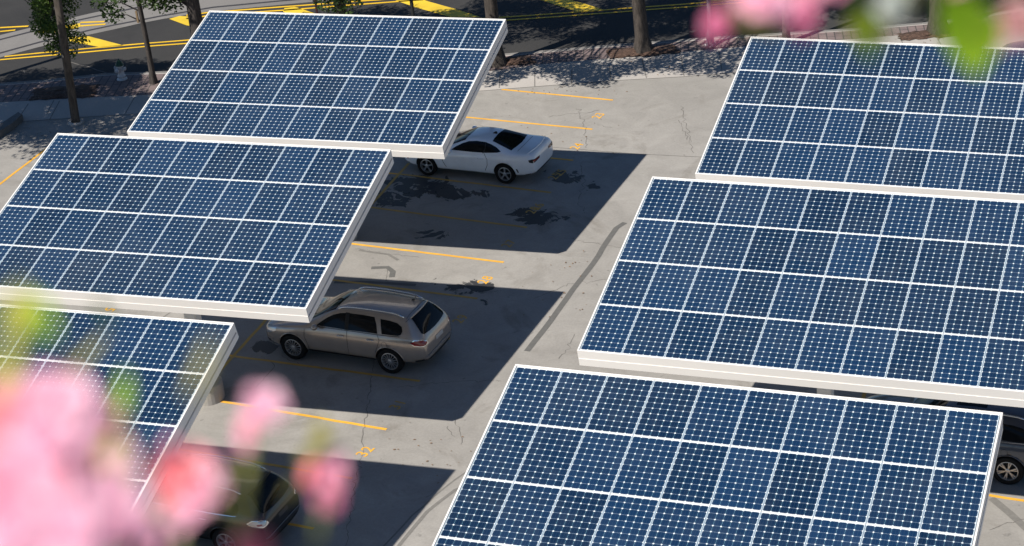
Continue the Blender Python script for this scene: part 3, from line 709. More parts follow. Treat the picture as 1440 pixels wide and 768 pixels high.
# ---- white coupe
def make_coupe():
    S = COUPE; o, body, bvh = common(S, 'parked_coupe', 'white two-door coupe with black side glass parked half under the back left canopy', 'car', M_['cwhite'], 5, 'single')
    gl = M_['glass']
    for v in 'RL':
        decal(bvh, 'side_window', [(1.83,.965),(1.98,1.06),(2.2,1.165),(2.42,1.235),(2.7,1.262),(2.98,1.252),(3.2,1.215),(3.42,1.15),(3.62,1.06),(3.50,1.03),(3.1,.992),(2.6,.972)], v, gl, o, .004)
        rib(bvh, [(3.0,.97),(3.05,1.10),(3.02,1.25)], v, .035, M_['blackp'], o, 'window_pillar', .008)
        rib(bvh, [(1.52,.92),(1.50,.75),(1.56,.55),(1.66,.36)], v, .014, M_['seam'], o, 'door_seam')
        rib(bvh, [(3.05,.97),(3.16,.80),(3.15,.60),(3.05,.40)], v, .014, M_['seam'], o, 'door_seam')
        decal(bvh, 'side_vent', [(4.16,.56),(4.20,.57),(4.25,.45),(4.21,.43)], v, M_['blackp'], o)
        decal(bvh, 'side_skirt', [(1.42,.40),(3.2,.36),(3.24,.325),(1.46,.345)], v, M_['cwhite'], o, .014)
    decal(bvh, 'rear_window', [(3.22,-.50),(3.20,0),(3.22,.50),(3.93,.655),(3.99,.3),(4.01,0),(3.99,-.3),(3.93,-.655)], 'T', gl, o, .005)
    decal(bvh, 'windshield', [(1.58,-.66),(1.50,-.3),(1.48,0),(1.50,.3),(1.58,.66),(2.26,.545),(2.32,0),(2.26,-.545)], 'T', gl, o, .005)
    decal(bvh, 'bonnet_vent', [(.75,-.25),(.75,.25),(1.02,.22),(1.02,-.22)], 'T', M_['blackp'], o, .004)
    rib(bvh, [(4.14,-.62),(4.16,0),(4.14,.62)], 'T', .014, M_['seam'], o, 'boot_seam')
    for s in (-1,1):
        tl = decal(bvh, 'taillight', [(s*.36,.872),(s*.36,.800),(s*.80,.775),(s*.845,.80),(s*.845,.875),(s*.80,.895)], 'B', M_['blackp'], o, .008)
        for a, b in ((.42,.58),(.62,.78)): decal(bvh, 'lamp_lens', [(s*a,.865),(s*a,.825),(s*b,.812),(s*b,.868)], 'B', M_['redlamp'], tl, .012)
        decal(bvh, 'headlight', [(s*.40,.66),(s*.40,.60),(s*.68,.61),(s*.70,.68)], 'F', M_['clearlamp'], o, .006)
        decal(bvh, 'marker_lamp', [(.20,.52),(.20,.60),(.25,.60),(.25,.52)], 'R' if s<0 else 'L', M_['amber'], o, .007)
        bm = bmnew(); oval(bm, (1.86, s*.985, 1.0), .085, .10, .062); tube(bm, [(1.87,s*.85,.965),(1.87,s*.95,.985)], .025, 6)
        obj('side_mirror', bm, M_['cwhite'], o, True)
        bm = bmnew(); handle(bm, 2.92, s*.912, .80, s); obj('door_handle', bm, M_['cwhite'], o, True)
    decal(bvh, 'licence_plate', [(-.22,.58),(.22,.58),(.22,.69),(-.22,.69)], 'B', M_['cwhite'], o, .009)
    decal(bvh, 'rear_diffuser', [(-.62,.44),(.62,.44),(.55,.36),(-.55,.36)], 'B', M_['blackp'], o, .006)
    decal(bvh, 'front_grille', [(-.62,.50),(.62,.50),(.55,.40),(-.55,.40)], 'F', M_['blackp'], o, .006)
    bm = bmnew()       # boot lip spoiler following the deck edge
    pts = []
    for i in range(13):
        y = -.74+i*1.48/12; x = 4.60-.10*abs(y/.74)**2.2; h = bvh.ray_cast(Vector((x,y,3)), Vector((0,0,-1)))[0]; pts.append((x+.02, y, h.z+.008))
    tube(bm, pts, .022, 6); obj('boot_spoiler', bm, M_['cwhite'], o, True)
    bm = bmnew(); v = [bm.verts.new(p) for p in ((3.02,-.035,1.335),(3.16,-.035,1.32),(3.16,.035,1.32),(3.02,.035,1.335),(3.13,-.008,1.40),(3.15,-.008,1.395),(3.15,.008,1.395),(3.13,.008,1.40))]
    for f in ((0,1,5,4),(1,2,6,5),(2,3,7,6),(3,0,4,7),(4,5,6,7)): bm.faces.new([v[i] for i in f])
    obj('roof_antenna', bm, M_['blackp'], o)
    finish(o, S); return o
def make_crossover(name, label, paint, spokes, style, kind='tan', low=False):
    S = dict(CROSS)
    o, body, bvh = common(S, name, label, 'car', paint, spokes, style)
    gl = M_['glass']; dark = kind != 'tan'
    for v in 'RL':
        s = -1 if v == 'R' else 1
        decal(bvh, 'side_window', [(1.80,1.155),(1.92,1.24),(2.12,1.375),(2.32,1.475),(2.52,1.535),(2.72,1.56),(2.74,1.155)], v, gl, o, .004)
        decal(bvh, 'side_window', [(2.80,1.155),(2.79,1.565),(3.2,1.572),(3.58,1.555),(3.66,1.40),(3.72,1.17)], v, gl, o, .004)
        decal(bvh, 'quarter_window', [(3.85,1.18),(3.76,1.53),(4.05,1.515),(4.28,1.475),(4.42,1.40),(4.46,1.30),(4.42,1.215),(4.34,1.19)], v, gl, o, .004)
        rib(bvh, [(2.755,1.15),(2.755,1.575)], v, .12, M_['blackp'], o, 'window_pillar', .007)
        rib(bvh, [(1.74,1.125),(2.7,1.135),(3.7,1.145),(4.40,1.17)], v, .016, M_['chrome'] if dark else M_['blackp'], o, 'window_trim', .006)
        for p in ([(1.44,1.02),(1.42,.8),(1.50,.55),(1.50,.42)],[(2.77,1.14),(2.77,.8),(2.76,.42)],[(3.72,1.14),(3.78,1.0),(3.70,.80),(3.62,.62),(3.60,.44)]): rib(bvh, p, v, .014, M_['seam'], o, 'door_seam')
        rib(bvh, [(4.62,1.64),(4.56,1.56),(4.50,1.50)], v, .012, M_['seam'], o, 'tailgate_seam')
        decal(bvh, 'rocker_cladding', [(1.46,.40),(3.58,.40),(3.58,.28),(1.46,.28)], v, M_['blackp'], o, .012)
        # wheel-arch lips
        for wx in (S['fx'], S['fx']+S['wb']):
            bm = bmnew(); pts = []
            for i in range(17):
                a = math.pi*(-.03+1.06*i/16); x = wx+math.cos(a)*(S['ar']+.006); z = S['wr']+.01+math.sin(a)*(S['ar']+.006)
                h = bvh.ray_cast(Vector((x,s*3,z)), Vector((0,-s,0)))[0]
                if h and abs(h.y) > .7: pts.append((x,h.y+s*.004,z))
            if len(pts) > 3: tube(bm, pts, .016, 6)
            obj('arch_lip', bm, paint, o, True)
        rl = bmnew(); pts = []
        for i in range(15):
            x = 2.42+i*(4.42-2.42)/14; y = s*(float(np.interp(x,[2.4,3.4,4.5],[.60,.60,.575])))
            h = bvh.ray_cast(Vector((x,y,4)), Vector((0,0,-1)))[0]; lift = .055*min(1, 3.2*math.sin(math.pi*i/14))
            pts.append((x,y,h.z+.006+lift))
        tube(rl, pts, .021, 7); obj('roof_rail', rl, M_['chrome'], o, True)
        bm = bmnew(); oval(bm, (1.86, s*1.07, 1.20), .085, .11, .085); tube(bm, [(1.87,s*.90,1.14),(1.87,s*1.02,1.17)], .03, 6)
        obj('side_mirror', bm, paint if dark else M_['ctan'], o, True)
        for x in (2.58, 3.50):
            bm = bmnew(); handle(bm, x, s*.972, .985, s); obj('door_handle', bm, M_['chrome'], o, True)
        hl = decal(bvh, 'headlight', [(.10*s*0+.14,.70),(.16,.80),(.30,.87),(.52,.93),(.50,.83),(.30,.74)], v, M_['clearlamp'], o, .007)
        rib(bvh, [(.10,.58),(.22,.56),(.34,.545)], v, .03, M_['chrome'], o, 'bumper_trim', .008)
        # tail lamp wraps the corner
        d = Vector((1, s*1.0, 0)); e1 = Vector((0,0,1)).cross(d.normalized()); c_ = e1.dot(Vector((4.98, s*.90, 0)))
        lamp = M_['clearlamp'] if kind == 'black' else M_['redlamp']
        K = 1 if s > 0 else -1
        out = [(c_-K*.24,.96),(c_-K*.10,.925),(c_+K*.12,.95),(c_+K*.21,1.02),(c_+K*.10,1.08),(c_-K*.10,1.07),(c_-K*.22,1.01)]
        big = [(c_+(a-c_)*1.13, 1.0+(b-1.0)*1.28) for a,b in out]
        t = decal(bvh, 'taillight', out, d, lamp, o, .012); decal(bvh, 'lamp_bezel', big, d, M_['chrome'], t, .007)
        if kind == 'black': decal(bvh, 'lamp_reflector', [(c_-K*.10,.965),(c_+K*.02,.965),(c_+K*.02,1.0),(c_-K*.10,1.0)], d, M_['redlamp'], t, .016)
        decal(bvh, 'quarter_crease', [(3.2,.60),(4.9,.62),(4.9,.615),(3.2,.595)], v, paint, o, .003)
    decal(bvh, 'fuel_flap_seam', [(3.92+.085*math.cos(a), .90+.085*math.sin(a)) for a in [i*math.pi/8 for i in range(16)]], 'R', M_['seam'], o, .003).name = 'fuel_flap_gap'
    decal(bvh, 'fuel_flap', [(3.92+.077*math.cos(a), .90+.077*math.sin(a)) for a in [i*math.pi/8 for i in range(16)]], 'R', paint, o, .006)
    decal(bvh, 'rear_window', [(-.50,1.575),(0,1.60),(.50,1.575),(.60,1.40),(.66,1.22),(.60,1.17),(.3,1.145),(0,1.135),(-.3,1.145),(-.60,1.17),(-.66,1.22),(-.60,1.40)], 'B', gl, o, .012)
    decal(bvh, 'windshield', [(1.52,-.70),(1.44,-.3),(1.42,0),(1.44,.3),(1.52,.70),(2.34,.60),(2.42,0),(2.34,-.60)], 'T', gl, o, .005)
    decal(bvh, 'sunroof', [(2.62,-.40),(2.62,.40),(3.35,.40),(3.35,-.40)], 'T', gl if dark else paint, o, .004)
    rib(bvh, [(4.50,-.60),(4.52,0),(4.50,.60)], 'T', .012, M_['seam'], o, 'tailgate_seam')
    decal(bvh, 'licence_plate', [(-.21,.82),(.21,.82),(.21,.93),(-.21,.93)], 'B', M_['plate'] if kind != 'black' else M_['plated'], o, .012)
    rib(bvh, [(-.80,.60),(-.4,.615),(0,.62),(.4,.615),(.80,.60)], 'B', .03, M_['chrome'], o, 'bumper_trim', .010)
    decal(bvh, 'front_grille', [(-.38,.74),(.38,.74),(.30,.50),(-.30,.50)], 'F', M_['chrome'], o, .008)
    bm = bmnew(); pts = []
    for i in range(11):
        y = -.52+i*1.04/10; x = 4.60-.05*(y/.52)**2; h = bvh.ray_cast(Vector((x-.06,y,4)), Vector((0,0,-1)))[0]; pts.append((x+.03,y,h.z-.022))
    tube(bm, pts, .030, 6); obj('roof_spoiler', bm, paint if not dark else M_['blackp'], o, True)
    bm = bmnew(); tube(bm, [(4.30,.28,1.67),(4.40,.28,1.83)], .008, 5); oval(bm, (4.29,.28,1.685), .05,.022,.018); obj('roof_antenna', bm, M_['blackp'], o, True)
    finish(o, S); return o
coupe = make_coupe()
# wheel centres were fitted from the photograph: front (-3.739,-7.089), wheelbase 2.81; right flank faces the viewer
place_car(coupe, -3.739+1.405, -7.089+.83, R(0.0), COUPE)
tan = make_crossover('parked_crossover', 'tan metallic crossover with chrome roof rails in the shade of the middle left canopy', M_['ctan'], 15, 'thin')
place_car(tan, -1.941+1.51, -19.345+.88, R(0), CROSS)
blk = make_crossover('parked_crossover', 'glossy black crossover seen from behind beyond the blurred flowers, lower left', M_['cblack'], 6, 'double', 'black')
g = G(375,754); place_car(blk, g.x-1.98, g.y-.05, R(0), CROSS)
dk = make_crossover('parked_crossover', 'dark blue-grey crossover at the right edge under the middle right canopy', M_['cdark'], 6, 'double', 'dark')
g = G(1418,660,.385); place_car(dk, g.x-1.51, g.y+.88, R(0), CROSS)
def copy_tree(o, parent=None):
    c = o.copy(); C.objects.link(c); c.parent = parent
    for ch in o.children: copy_tree(ch, c)
    return c
far_car = copy_tree(dk); tag(far_car, 'dark car glimpsed beyond the back right canopy at the right edge', 'car')
g = G(1480,112); place_car(far_car, g.x+.6, g.y, R(0), CROSS)
# ------------------------------------------------------------------ trees
rng = np.random.default_rng(5)
def leaves_mesh(centers, n_per, spread, size, seed, flat=.75):
    r = np.random.default_rng(seed); V = []; 
    cs = np.repeat(np.array(centers), n_per, axis=0); N = len(cs)
    off = r.normal(0, 1, (N,3)); off /= np.linalg.norm(off,axis=1,keepdims=True)+1e-9; off *= (r.random((N,1))**.45)*spread; off[:,2] *= flat
    c = cs+off; a = r.normal(0,1,(N,3)); a[:,2] *= .5; a /= np.linalg.norm(a,axis=1,keepdims=True)
    b = r.normal(0,1,(N,3)); b -= a*(a*b).sum(1,keepdims=True); b /= np.linalg.norm(b,axis=1,keepdims=True)
    s = size*r.uniform(.6,1.25,(N,1)); L = a*s*.5; Wd = b*s*.27
    verts = np.stack([c-L, c+Wd-L*.1, c+L, c-Wd-L*.1],1).reshape(-1,3)
    faces = np.arange(4*N).reshape(-1,4)
    me = bpy.data.meshes.new('crown'); me.from_pydata(verts.tolist(), [], faces.tolist()); return me
def trunk_bm(base, top, r0, r1, flare=1.5, n=14, seg=14, wob=.03, seed=1):
    rr = random.Random(seed); bm = bmnew(); prev = None; base = Vector(base); top = Vector(top)
    ph = [rr.uniform(0,6.28) for _ in range(4)]
    for i in range(seg+1):
        t = i/seg; p = base.lerp(top,t)+Vector((math.sin(t*5+ph[0])*wob, math.cos(t*4+ph[1])*wob, 0)); h = (top-base).length*t
        r = (r0+(r1-r0)*t)*(1+(flare-1)*math.exp(-h/.22))
        rg = []
        for k in range(n):
            a = 2*math.pi*k/n; q = r*(1+.07*math.sin(3*a+ph[2]+t*2)+.05*math.sin(5*a+ph[3])+.10*math.exp(-h/.3)*math.sin(4*a+ph[0]))
            rg.append(bm.verts.new((p.x+q*math.cos(a), p.y+q*math.sin(a), p.z)))
        if prev:
            for k in range(n): bm.faces.new((prev[k],prev[(k+1)%n],rg[(k+1)%n],rg[k]))
        prev = rg
    bm.faces.new(prev); return bm
def tree(name, label, base, lean, h, r0, crown, nclump, nleaf, bark_m, leaf_m, seed, lsize=.17, spread=.8, group='street trees along the kerb', extra=(), z0=.02):
    """crown: (centre xyz relative to base, radii xyz)"""
    rr = random.Random(seed); root = empty(name, (base[0],base[1],0)); tag(root, label, 'tree', group)
    top = Vector((lean[0]*h, lean[1]*h, h))
    bm = trunk_bm((0,0,z0-.05), top, r0, r0*.55, seed=seed, wob=.02*h/5)
    cc, cr = Vector(crown[0]), crown[1]
    obj('trunk', bm, bark_m, root, True)
    cl = []
    for i in range(nclump):
        while True:
            d = Vector([rr.uniform(-1,1) for _ in range(3)])
            if .25 < d.length <= 1 : break
        d = d*(.75+.25*rr.random()) if d.length > .6 else d
        cl.append(cc+Vector((d.x*cr[0], d.y*cr[1], d.z*cr[2])))
    cl += [Vector(e) for e in extra]
    # limbs to a part of the clumps
    for c in rr.sample(cl, min(len(cl), 16)) + ([Vector(e) for e in extra][:24]):
        s = top*rr.uniform(.62,.98) if c.z > top.z*.6 else top*max(.2,min(.95,(c.z-.2)/h))
        m = s.lerp(c,.5)+Vector((0,0,.25*(c-s).length*.4))
        lb = bmnew(); tube(lb, [s, s.lerp(m,.6), m, m.lerp(c,.55), c], [r0*.30, r0*.22, r0*.15, r0*.10, .012], 6)
        obj('limb', lb, bark_m, root, True)
    me = leaves_mesh([tuple(c) for c in cl], nleaf, spread, lsize, seed); me.materials.append(leaf_m); link('crown', me, root)
    return root
B = lambda px, py: G(px,py)
def overhang(base, spots, h0=5.6):
    """clump centres (relative to a trunk) for boughs whose shade falls on given spots of the pavement"""
    out = []; rr = random.Random(99)
    for s in spots:
        g = G(s[0], s[1]); h = h0+rr.uniform(0,.8)
        while pix(g+SUN*(h/SUN.z))[1] > -34: h += .15
        q = g+SUN*(h/SUN.z); out.append((q.x-base.x, q.y-base.y, q.z))
    return out
BK, DB = M_['bark'], M_['darkbark']
b = B(905,72);  tree('street_tree', 'street tree with grey ridged trunk standing clear between the two back canopies', (b.x,b.y), (-.035,.0), 8.5, .27, ((-.6,-.2,8.3),(4.0,3.6,2.5)), 92, 230, BK, M_['leaf'], 11, spread=.7,
    extra=overhang(b, [(868,92),(882,98),(846,106),(862,100),(895,88),(925,84),(940,78),(945,90),(975,86),(990,96),(962,95),(1005,84),(1012,95),(1030,88),(1032,76),(1045,66),(985,74),(960,70),(930,92),(905,96),(1020,100),(1000,70)]))
b = B(700,90);  tree('street_tree', 'street tree rising directly behind the right corner of the back left canopy', (b.x,b.y), (-.02,.02), 8.5, .27, ((-.2,-.2,8.5),(4.0,3.7,2.6)), 92, 230, BK, M_['leaf'], 12, spread=.7,
    extra=overhang(b, [(700,100),(712,106),(725,104),(705,112),(738,98),(770,84),(782,92),(776,100),(800,88),(812,96),(796,80),(822,102),(836,110),(845,114),(815,108),(770,94),(790,104),(835,96),(750,84),(826,86),(808,112)]))
b = B(287,108); tree('street_tree', 'thick dark-barked street tree at the back left canopy\'s left corner, leaves hanging low', (b.x,b.y), (.015,0), 7.6, .30, ((.3,.2,7.2),(3.4,3.2,2.3)), 74, 220, DB, M_['leaf'], 13,
    extra=[(-1.6,-.3,3.35),(-1.1,.1,3.9),(-2.1,-.2,3.9),(-.9,-.4,3.1),(-1.8,.3,4.5),(-2.7,0,4.6),(-1.2,.2,2.9),(-2.5,.2,3.8)])
b = B(216,117); tree('young_tree', 'slender dark street tree with a small tag on its trunk, right of the hydrant', (b.x,b.y), (-.0,0), 6.0, .115, ((-.2,.2,5.6),(1.9,1.7,1.5)), 18, 150, DB, M_['leaf'], 14, group='street trees along the kerb',
    extra=[(-1.2,0,2.6),(-1.6,.1,3.0),(-.7,0,3.4),(.5,0,3.3),(.9,.1,3.8),(-.4,.1,4.0)], spread=.5)
yt = bpy.context.scene.collection.objects[-1].parent
bm = bmnew(); box(bm, (-.20,-.03,2.35), (-.125,.02,2.80)); tgo = obj('trunk_tag', bm, simple('brown_tag', (.20,.14,.08), .7), yt)
b = B(490,98);  tree('street_tree', 'street tree whose trunk shows just above the middle of the back left canopy', (b.x,b.y), (-.01,0), 8.0, .25, ((0,.2,8.2),(3.6,3.4,2.4)), 72, 220, DB, M_['leaf'], 15,
    extra=[(.35,-.2,2.65),(-.35,-.15,2.8),(.3,.2,3.1),(.1,-.35,3.2)], spread=.7)
b = B(1318,46); tree('street_tree', 'broad rough-barked street tree in a mulch bed at the top right', (b.x,b.y), (.0,0), 8.5, .30, ((.8,1.2,8.8),(3.8,3.6,2.4)), 74, 220, BK, M_['leaf'], 16)
b = B(1106,62); tree('street_tree', 'slim pale-trunked street tree just behind the back right canopy\'s left part', (b.x,b.y), (-.01,0), 7.4, .14, ((0,.6,8.0),(3.2,3.0,2.1)), 58, 220, BK, M_['leaf'], 17)
b = B(99,129);  tree('young_tree', 'low leafy tree in the mulch bed behind the wooden pole', (b.x,b.y), (0,0), 3.6, .07, ((-.05,0,3.25),(1.0,.9,1.15)), 26, 190, DB, M_['leaf2'], 18, spread=.42, lsize=.13,
    extra=[(-.35,0,1.75),(.25,0,1.55),(.0,.1,2.0),(.85,0,2.1),(-.5,0,2.3),(-1.2,0,4.0),(-1.6,.1,4.1),(-2.0,0,3.9),(-2.4,0,4.2)])
b = B(-150,190); tree('street_tree', 'large tree off the left edge whose shade dapples the pavement', (b.x,b.y), (0,0), 8.5, .28, ((.4,-1.0,8.2),(4.2,3.7,2.3)), 74, 260, DB, M_['leaf'], 19, extra=[(1.0,.5,4.9),(1.8,.8,5.0)]+overhang(b, [(20,172),(45,180),(60,165),(75,150),(85,178),(100,160),(120,150),(130,172),(150,158),(165,146),(160,176),(185,150),(190,168),(40,195),(30,160),(95,135),(110,128),(140,138),(70,190),(110,186),(20,182),(55,150),(10,160),(145,180),(175,182),(125,162),(200,140),(210,155),(180,138)]))
b = B(20,215); tree('street_tree', 'tall tree beside the parking lot above the left edge', (b.x-3.8,b.y-3.0), (0,0), 9.0, .25, ((0,0,8.9),(3.6,3.2,2.1)), 60, 230, DB, M_['leaf'], 20)
b = B(1480,30); tree('street_tree', 'street tree past the right edge beyond the dark parked car', (b.x,b.y), (.0,0), 8.5, .26, ((0,.4,8.8),(3.8,3.4,2.3)), 46, 150, BK, M_['leaf'], 21)
# ------------------------------------------------------------------ poles
def img_lean(b0, b1, h):
    """x lean (m per m) of a standing pole that leans slightly in the photograph"""
    pass
b = B(107,173); root = empty('utility_pole', (b.x,b.y,0)); tag(root, 'weathered wooden utility pole at the left, in front of the low leafy tree', 'utility pole')
bm = trunk_bm((0,0,-.03), (.58,.10,9.2), .155, .115, 1.06, 14, 16, .01, 3); obj('pole_shaft', bm, M_['pole'], root, True)
bm = bmnew(); lathe(bm, [(0,0),(.30,0),(.27,.05),(.17,.07)], 18); obj('concrete_collar', bm, M_['walk'], root, True)
bm = bmnew(); box(bm, (.12,-.165,2.55), (.20,-.14,2.66)); obj('number_tag', bm, M_['chrome'], root)
bm = bmnew(); tube(bm, [(-.6,.1,8.6),(1.8,.1,8.65)], .06, 8); obj('crossarm', bm, M_['pole'], root)
def lamp_post(px, py, label, r, h, lamp=True, colr=M_['blackp']):
    b = B(px,py); root = empty('lamp_post', (b.x,b.y,0)); tag(root, label, 'lamp post')
    bm = bmnew(); lathe(bm, [(0,.01),(.24,.01),(.24,.04),(r*1.7,.06),(r*1.7,.45),(r*1.2,.55),(r,.62),(r*.8,h),(0,h)], 18); obj('post', bm, colr, root, True)
    for i in range(4):
        a = math.pi/4+i*math.pi/2; bm = bmnew(); lathe(bm, [(0,.041),(.028,.041),(.028,.085),(0,.09)], 8, (.20*math.cos(a),.20*math.sin(a),0)); obj('anchor_bolt', bm, M_['steel'], root)
    if lamp:
        bm = bmnew(); tube(bm, [(0,0,h-.1),(0,.2,h+.25),(0,.9,h+.4)], .04, 8); obj('lamp_arm', bm, colr, root, True)
        bm = bmnew(); lathe(bm, [(0,.12),(.10,.10),(.22,-.02),(.24,-.06),(0,-.06)], 16, (0,1.0,h+.35)); obj('lamp_head', bm, colr, root, True)
    return root
M_['greypost'] = simple('dark_galvanised_post', (.10,.10,.115), .5, .3, var=.2)
lamp_post(999,64, 'dark round lamp post with bolted base plate beside the pink blur at top', .085, 6.5, True, M_['greypost'])
lamp_post(589,92, 'thin black lamp post seen above the back left canopy, right of its middle', .07, 6.0)
bs = B(-112,150)
b0 = G(83,81,ROAD); hh = 8.0; sh = SUN*(hh/SUN.z); root = empty('lamp_post', (b0.x+sh.x, b0.y+sh.y, 0)); tag(root, 'street lamp off the left edge whose thin shadow falls across the road', 'lamp post')
bm = bmnew(); lathe(bm, [(0,0),(.2,0),(.2,.05),(.13,.08),(.12,hh),(0,hh)], 14); obj('post', bm, M_['greypost'], root, True)
bm = bmnew(); lathe(bm, [(0,hh+.03),(.16,hh),(.16,hh-.1),(0,hh-.12)], 14); obj('post_cap', bm, M_['greypost'], root, True)
b = B(457,97); root = empty('sign_post', (b.x,b.y,0)); tag(root, 'thin rust-red sign post seen above the back left canopy', 'sign post')
bm = bmnew(); box(bm, (-.035,-.02,0), (.035,.02,3.6)); obj('post', bm, simple('rusty_red_paint', (.16,.045,.04), .6, var=.3), root)
bm = bmnew(); box(bm, (-.23,-.026,3.0), (.23,-.0205,3.6)); obj('sign_plate', bm, M_['steel'], root)
# fire hydrant
b = B(172,112); root = empty('fire_hydrant', (b.x,b.y,.008)); tag(root, 'white fire hydrant with dark green bonnet at the kerb', 'fire hydrant')
hw_ = simple('hydrant_white_paint', (.52,.53,.55), .5, var=.1); hg = simple('hydrant_green_paint', (.012,.05,.028), .4, var=.1)
bm = bmnew(); lathe(bm, [(0,0),(.20,0),(.20,.04),(.14,.05),(.135,.12),(.16,.13),(.16,.16),(.125,.18),(.115,.50),(.15,.52),(.15,.56),(0,.56)], 22); obj('barrel', bm, hw_, root, True)
bm = bmnew(); lathe(bm, [(.165,.561),(.165,.59),(.14,.62),(.105,.70),(.05,.76),(.03,.77),(.03,.82),(0,.82)], 22); obj('bonnet', bm, hg, root, True)
for a in (0, math.pi):
    bm = bmnew(); lathe(bm, [(.06,.10),(.06,.19),(.075,.19),(.075,.23),(.03,.235),(.03,.26),(0,.26)], 14, (0,0,.44), 'x'); o = obj('side_nozzle', bm, hw_, root, True); o.rotation_euler = (0,0,a)
bm = bmnew(); lathe(bm, [(.085,-.10),(.085,-.20),(.10,-.20),(.10,-.24),(.03,-.245),(.03,-.27),(0,-.27)], 16, (0,0,.40), 'y'); obj('front_nozzle', bm, hw_, root, True)
# low dark kerb piece at the left edge
P = [G(-26,212),G(-26,202),G(28,166),G(34,170),G(20,182)]
bm = bmnew(); prism(bm, [(p.x,p.y) for p in P], .0, .26); bmesh.ops.bevel(bm, geom=[e for e in bm.edges], offset=.03, segments=2, affect='EDGES')
tag(obj('kerb_block', bm, M_['tar'], smooth=False), 'low dark concrete kerb block running in from the left edge', 'kerb block')
# ------------------------------------------------------------------ flowering shrubs right in front of the lens (they really are within arm's reach)
def petalmat(name, a, b_, trans=.5):
    m, nt, bs = nmat(name); g = nd(nt, 'ShaderNodeNewGeometry'); tc = nd(nt,'ShaderNodeTexCoord').outputs['Object']
    c = mix(nt, g.outputs['Random Per Island'], a, b_)
    nt.links.new(c, bs.inputs['Base Color']); bs.inputs['Roughness'].default_value = .6
    t = nd(nt,'ShaderNodeBsdfTranslucent'); nt.links.new(c, t.inputs[0]); ms = nd(nt,'ShaderNodeMixShader'); ms.inputs[0].default_value = trans
    nt.links.new(bs.outputs[0], ms.inputs[1]); nt.links.new(t.outputs[0], ms.inputs[2]); nt.links.new(ms.outputs[0], nt.nodes['Material Output'].inputs[0]); return m
PM = {'light': petalmat('pale_pink_petal', (1,.50,.68), (1,.70,.82), .15), 'mid': petalmat('pink_petal', (1,.42,.58), (1,.58,.70), .15), 'deep': petalmat('coral_pink_petal', (1,.27,.32), (1,.45,.48), .15),
      'pale': petalmat('pale_rose_petal', (.72,.40,.40), (.78,.50,.50)), 'white': petalmat('white_petal', (.62,.66,.62), (.72,.75,.70)), 'mag': petalmat('magenta_pink_petal', (.88,.24,.46), (.92,.40,.58))}
LM = {'green': petalmat('bright_shrub_leaf', (.30,.52,.015), (.40,.62,.03), .45), 'yel': petalmat('yellow_green_shrub_leaf', (.52,.55,.06), (.60,.60,.10), .45), 'olive': petalmat('olive_shrub_leaf', (.42,.38,.10), (.50,.45,.16), .3), 'dkgreen': petalmat('green_shrub_leaf', (.12,.28,.02), (.18,.36,.03), .4)}
M_['stem'] = simple('shrub_stem', (.18,.20,.06), .7)
STEM = []
def flower(px, py, rad_px, d, tint, parent, seed):
    """a five-petalled ruffled blossom, rad_px wide at distance d"""
    rr = random.Random(seed); c = CC+ray(px,py)*d; r = rad_px*1.18/F*d
    bm = bmnew(); layers = 3
    for L in range(layers):
        for k in range(6):
            a = 2*math.pi*(k+L*.33)/6+rr.uniform(-.2,.2); el = [.15,.6,1.05][L]; rl = r*[1,.8,.55][L]*rr.uniform(.85,1.1)
            g = 4; grid = []
            for i in range(g+1):
                row = []
                for j in range(g+1):
                    t = i/g; s = (j/g-.5)*2; wd = math.sin(math.pi*min(1,.15+.85*t)**.8)*.0+(.25+.75*math.sin(math.pi*(t*.85+.05)))*.55
                    x = rl*t*math.cos(el*(.5+.5*t)); z = rl*t*math.sin(el*(.5+.5*t))+rl*.06*math.sin(6*s+k); y = s*wd*rl*.8
                    row.append(bm.verts.new((x*math.cos(a)-y*math.sin(a), x*math.sin(a)+y*math.cos(a), z)))
                grid.append(row)
            for i in range(g):
                for j in range(g): bm.faces.new((grid[i][j],grid[i+1][j],grid[i+1][j+1],grid[i][j+1]))
    # face roughly towards the viewer and up
    dirv = (CC-c).normalized()*.55+SUN*.75+Vector((rr.uniform(-.5,.5),rr.uniform(-.5,.5),rr.uniform(-.3,.3)))
    q = dirv.to_track_quat('Z','Y').to_matrix().to_4x4(); q.translation = c
    o = obj('blossom', bm, PM[tint], parent, True); o.matrix_local = parent.matrix_world.inverted() @ q
    STEM.append((parent, c, dirv)); return c
def leaf(px0, py0, px1, py1, wpx, d, tint, parent):
    a = CC+ray(px0,py0)*d; b2 = CC+ray(px1,py1)*(d*1.02); t = (b2-a); n = t.cross(CW).normalized(); w_ = wpx/F*d/2
    bm = bmnew(); rows = []
    for i in range(7):
        s = i/6; p = a+t*s+CW*(math.sin(s*3)*.15*w_); ww = w_*max(.12, math.sin(math.pi*(.08+.9*s))**.7)
        rows.append([bm.verts.new(p-n*ww), bm.verts.new(p+CW*ww*.25), bm.verts.new(p+n*ww)])
    for i in range(6):
        for j in range(2): bm.faces.new((rows[i][j],rows[i][j+1],rows[i+1][j+1],rows[i+1][j]))
    bmesh.ops.transform(bm, matrix=parent.matrix_world.inverted(), verts=bm.verts)
    obj('leaf', bm, LM[tint], parent, True)
def branch(parent, pts, r):
    bm = bmnew(); tube(bm, pts, r, 7); bmesh.ops.transform(bm, matrix=parent.matrix_world.inverted(), verts=bm.verts); obj('branch', bm, M_['stem'], parent, True)
fp = CC+ray(-120,1500)*1.25
shrub = empty('flowering_shrub', fp); tag(shrub, 'pink flowering shrub close to the viewer, blurred across the lower left', 'shrub'); bpy.context.view_layer.update()
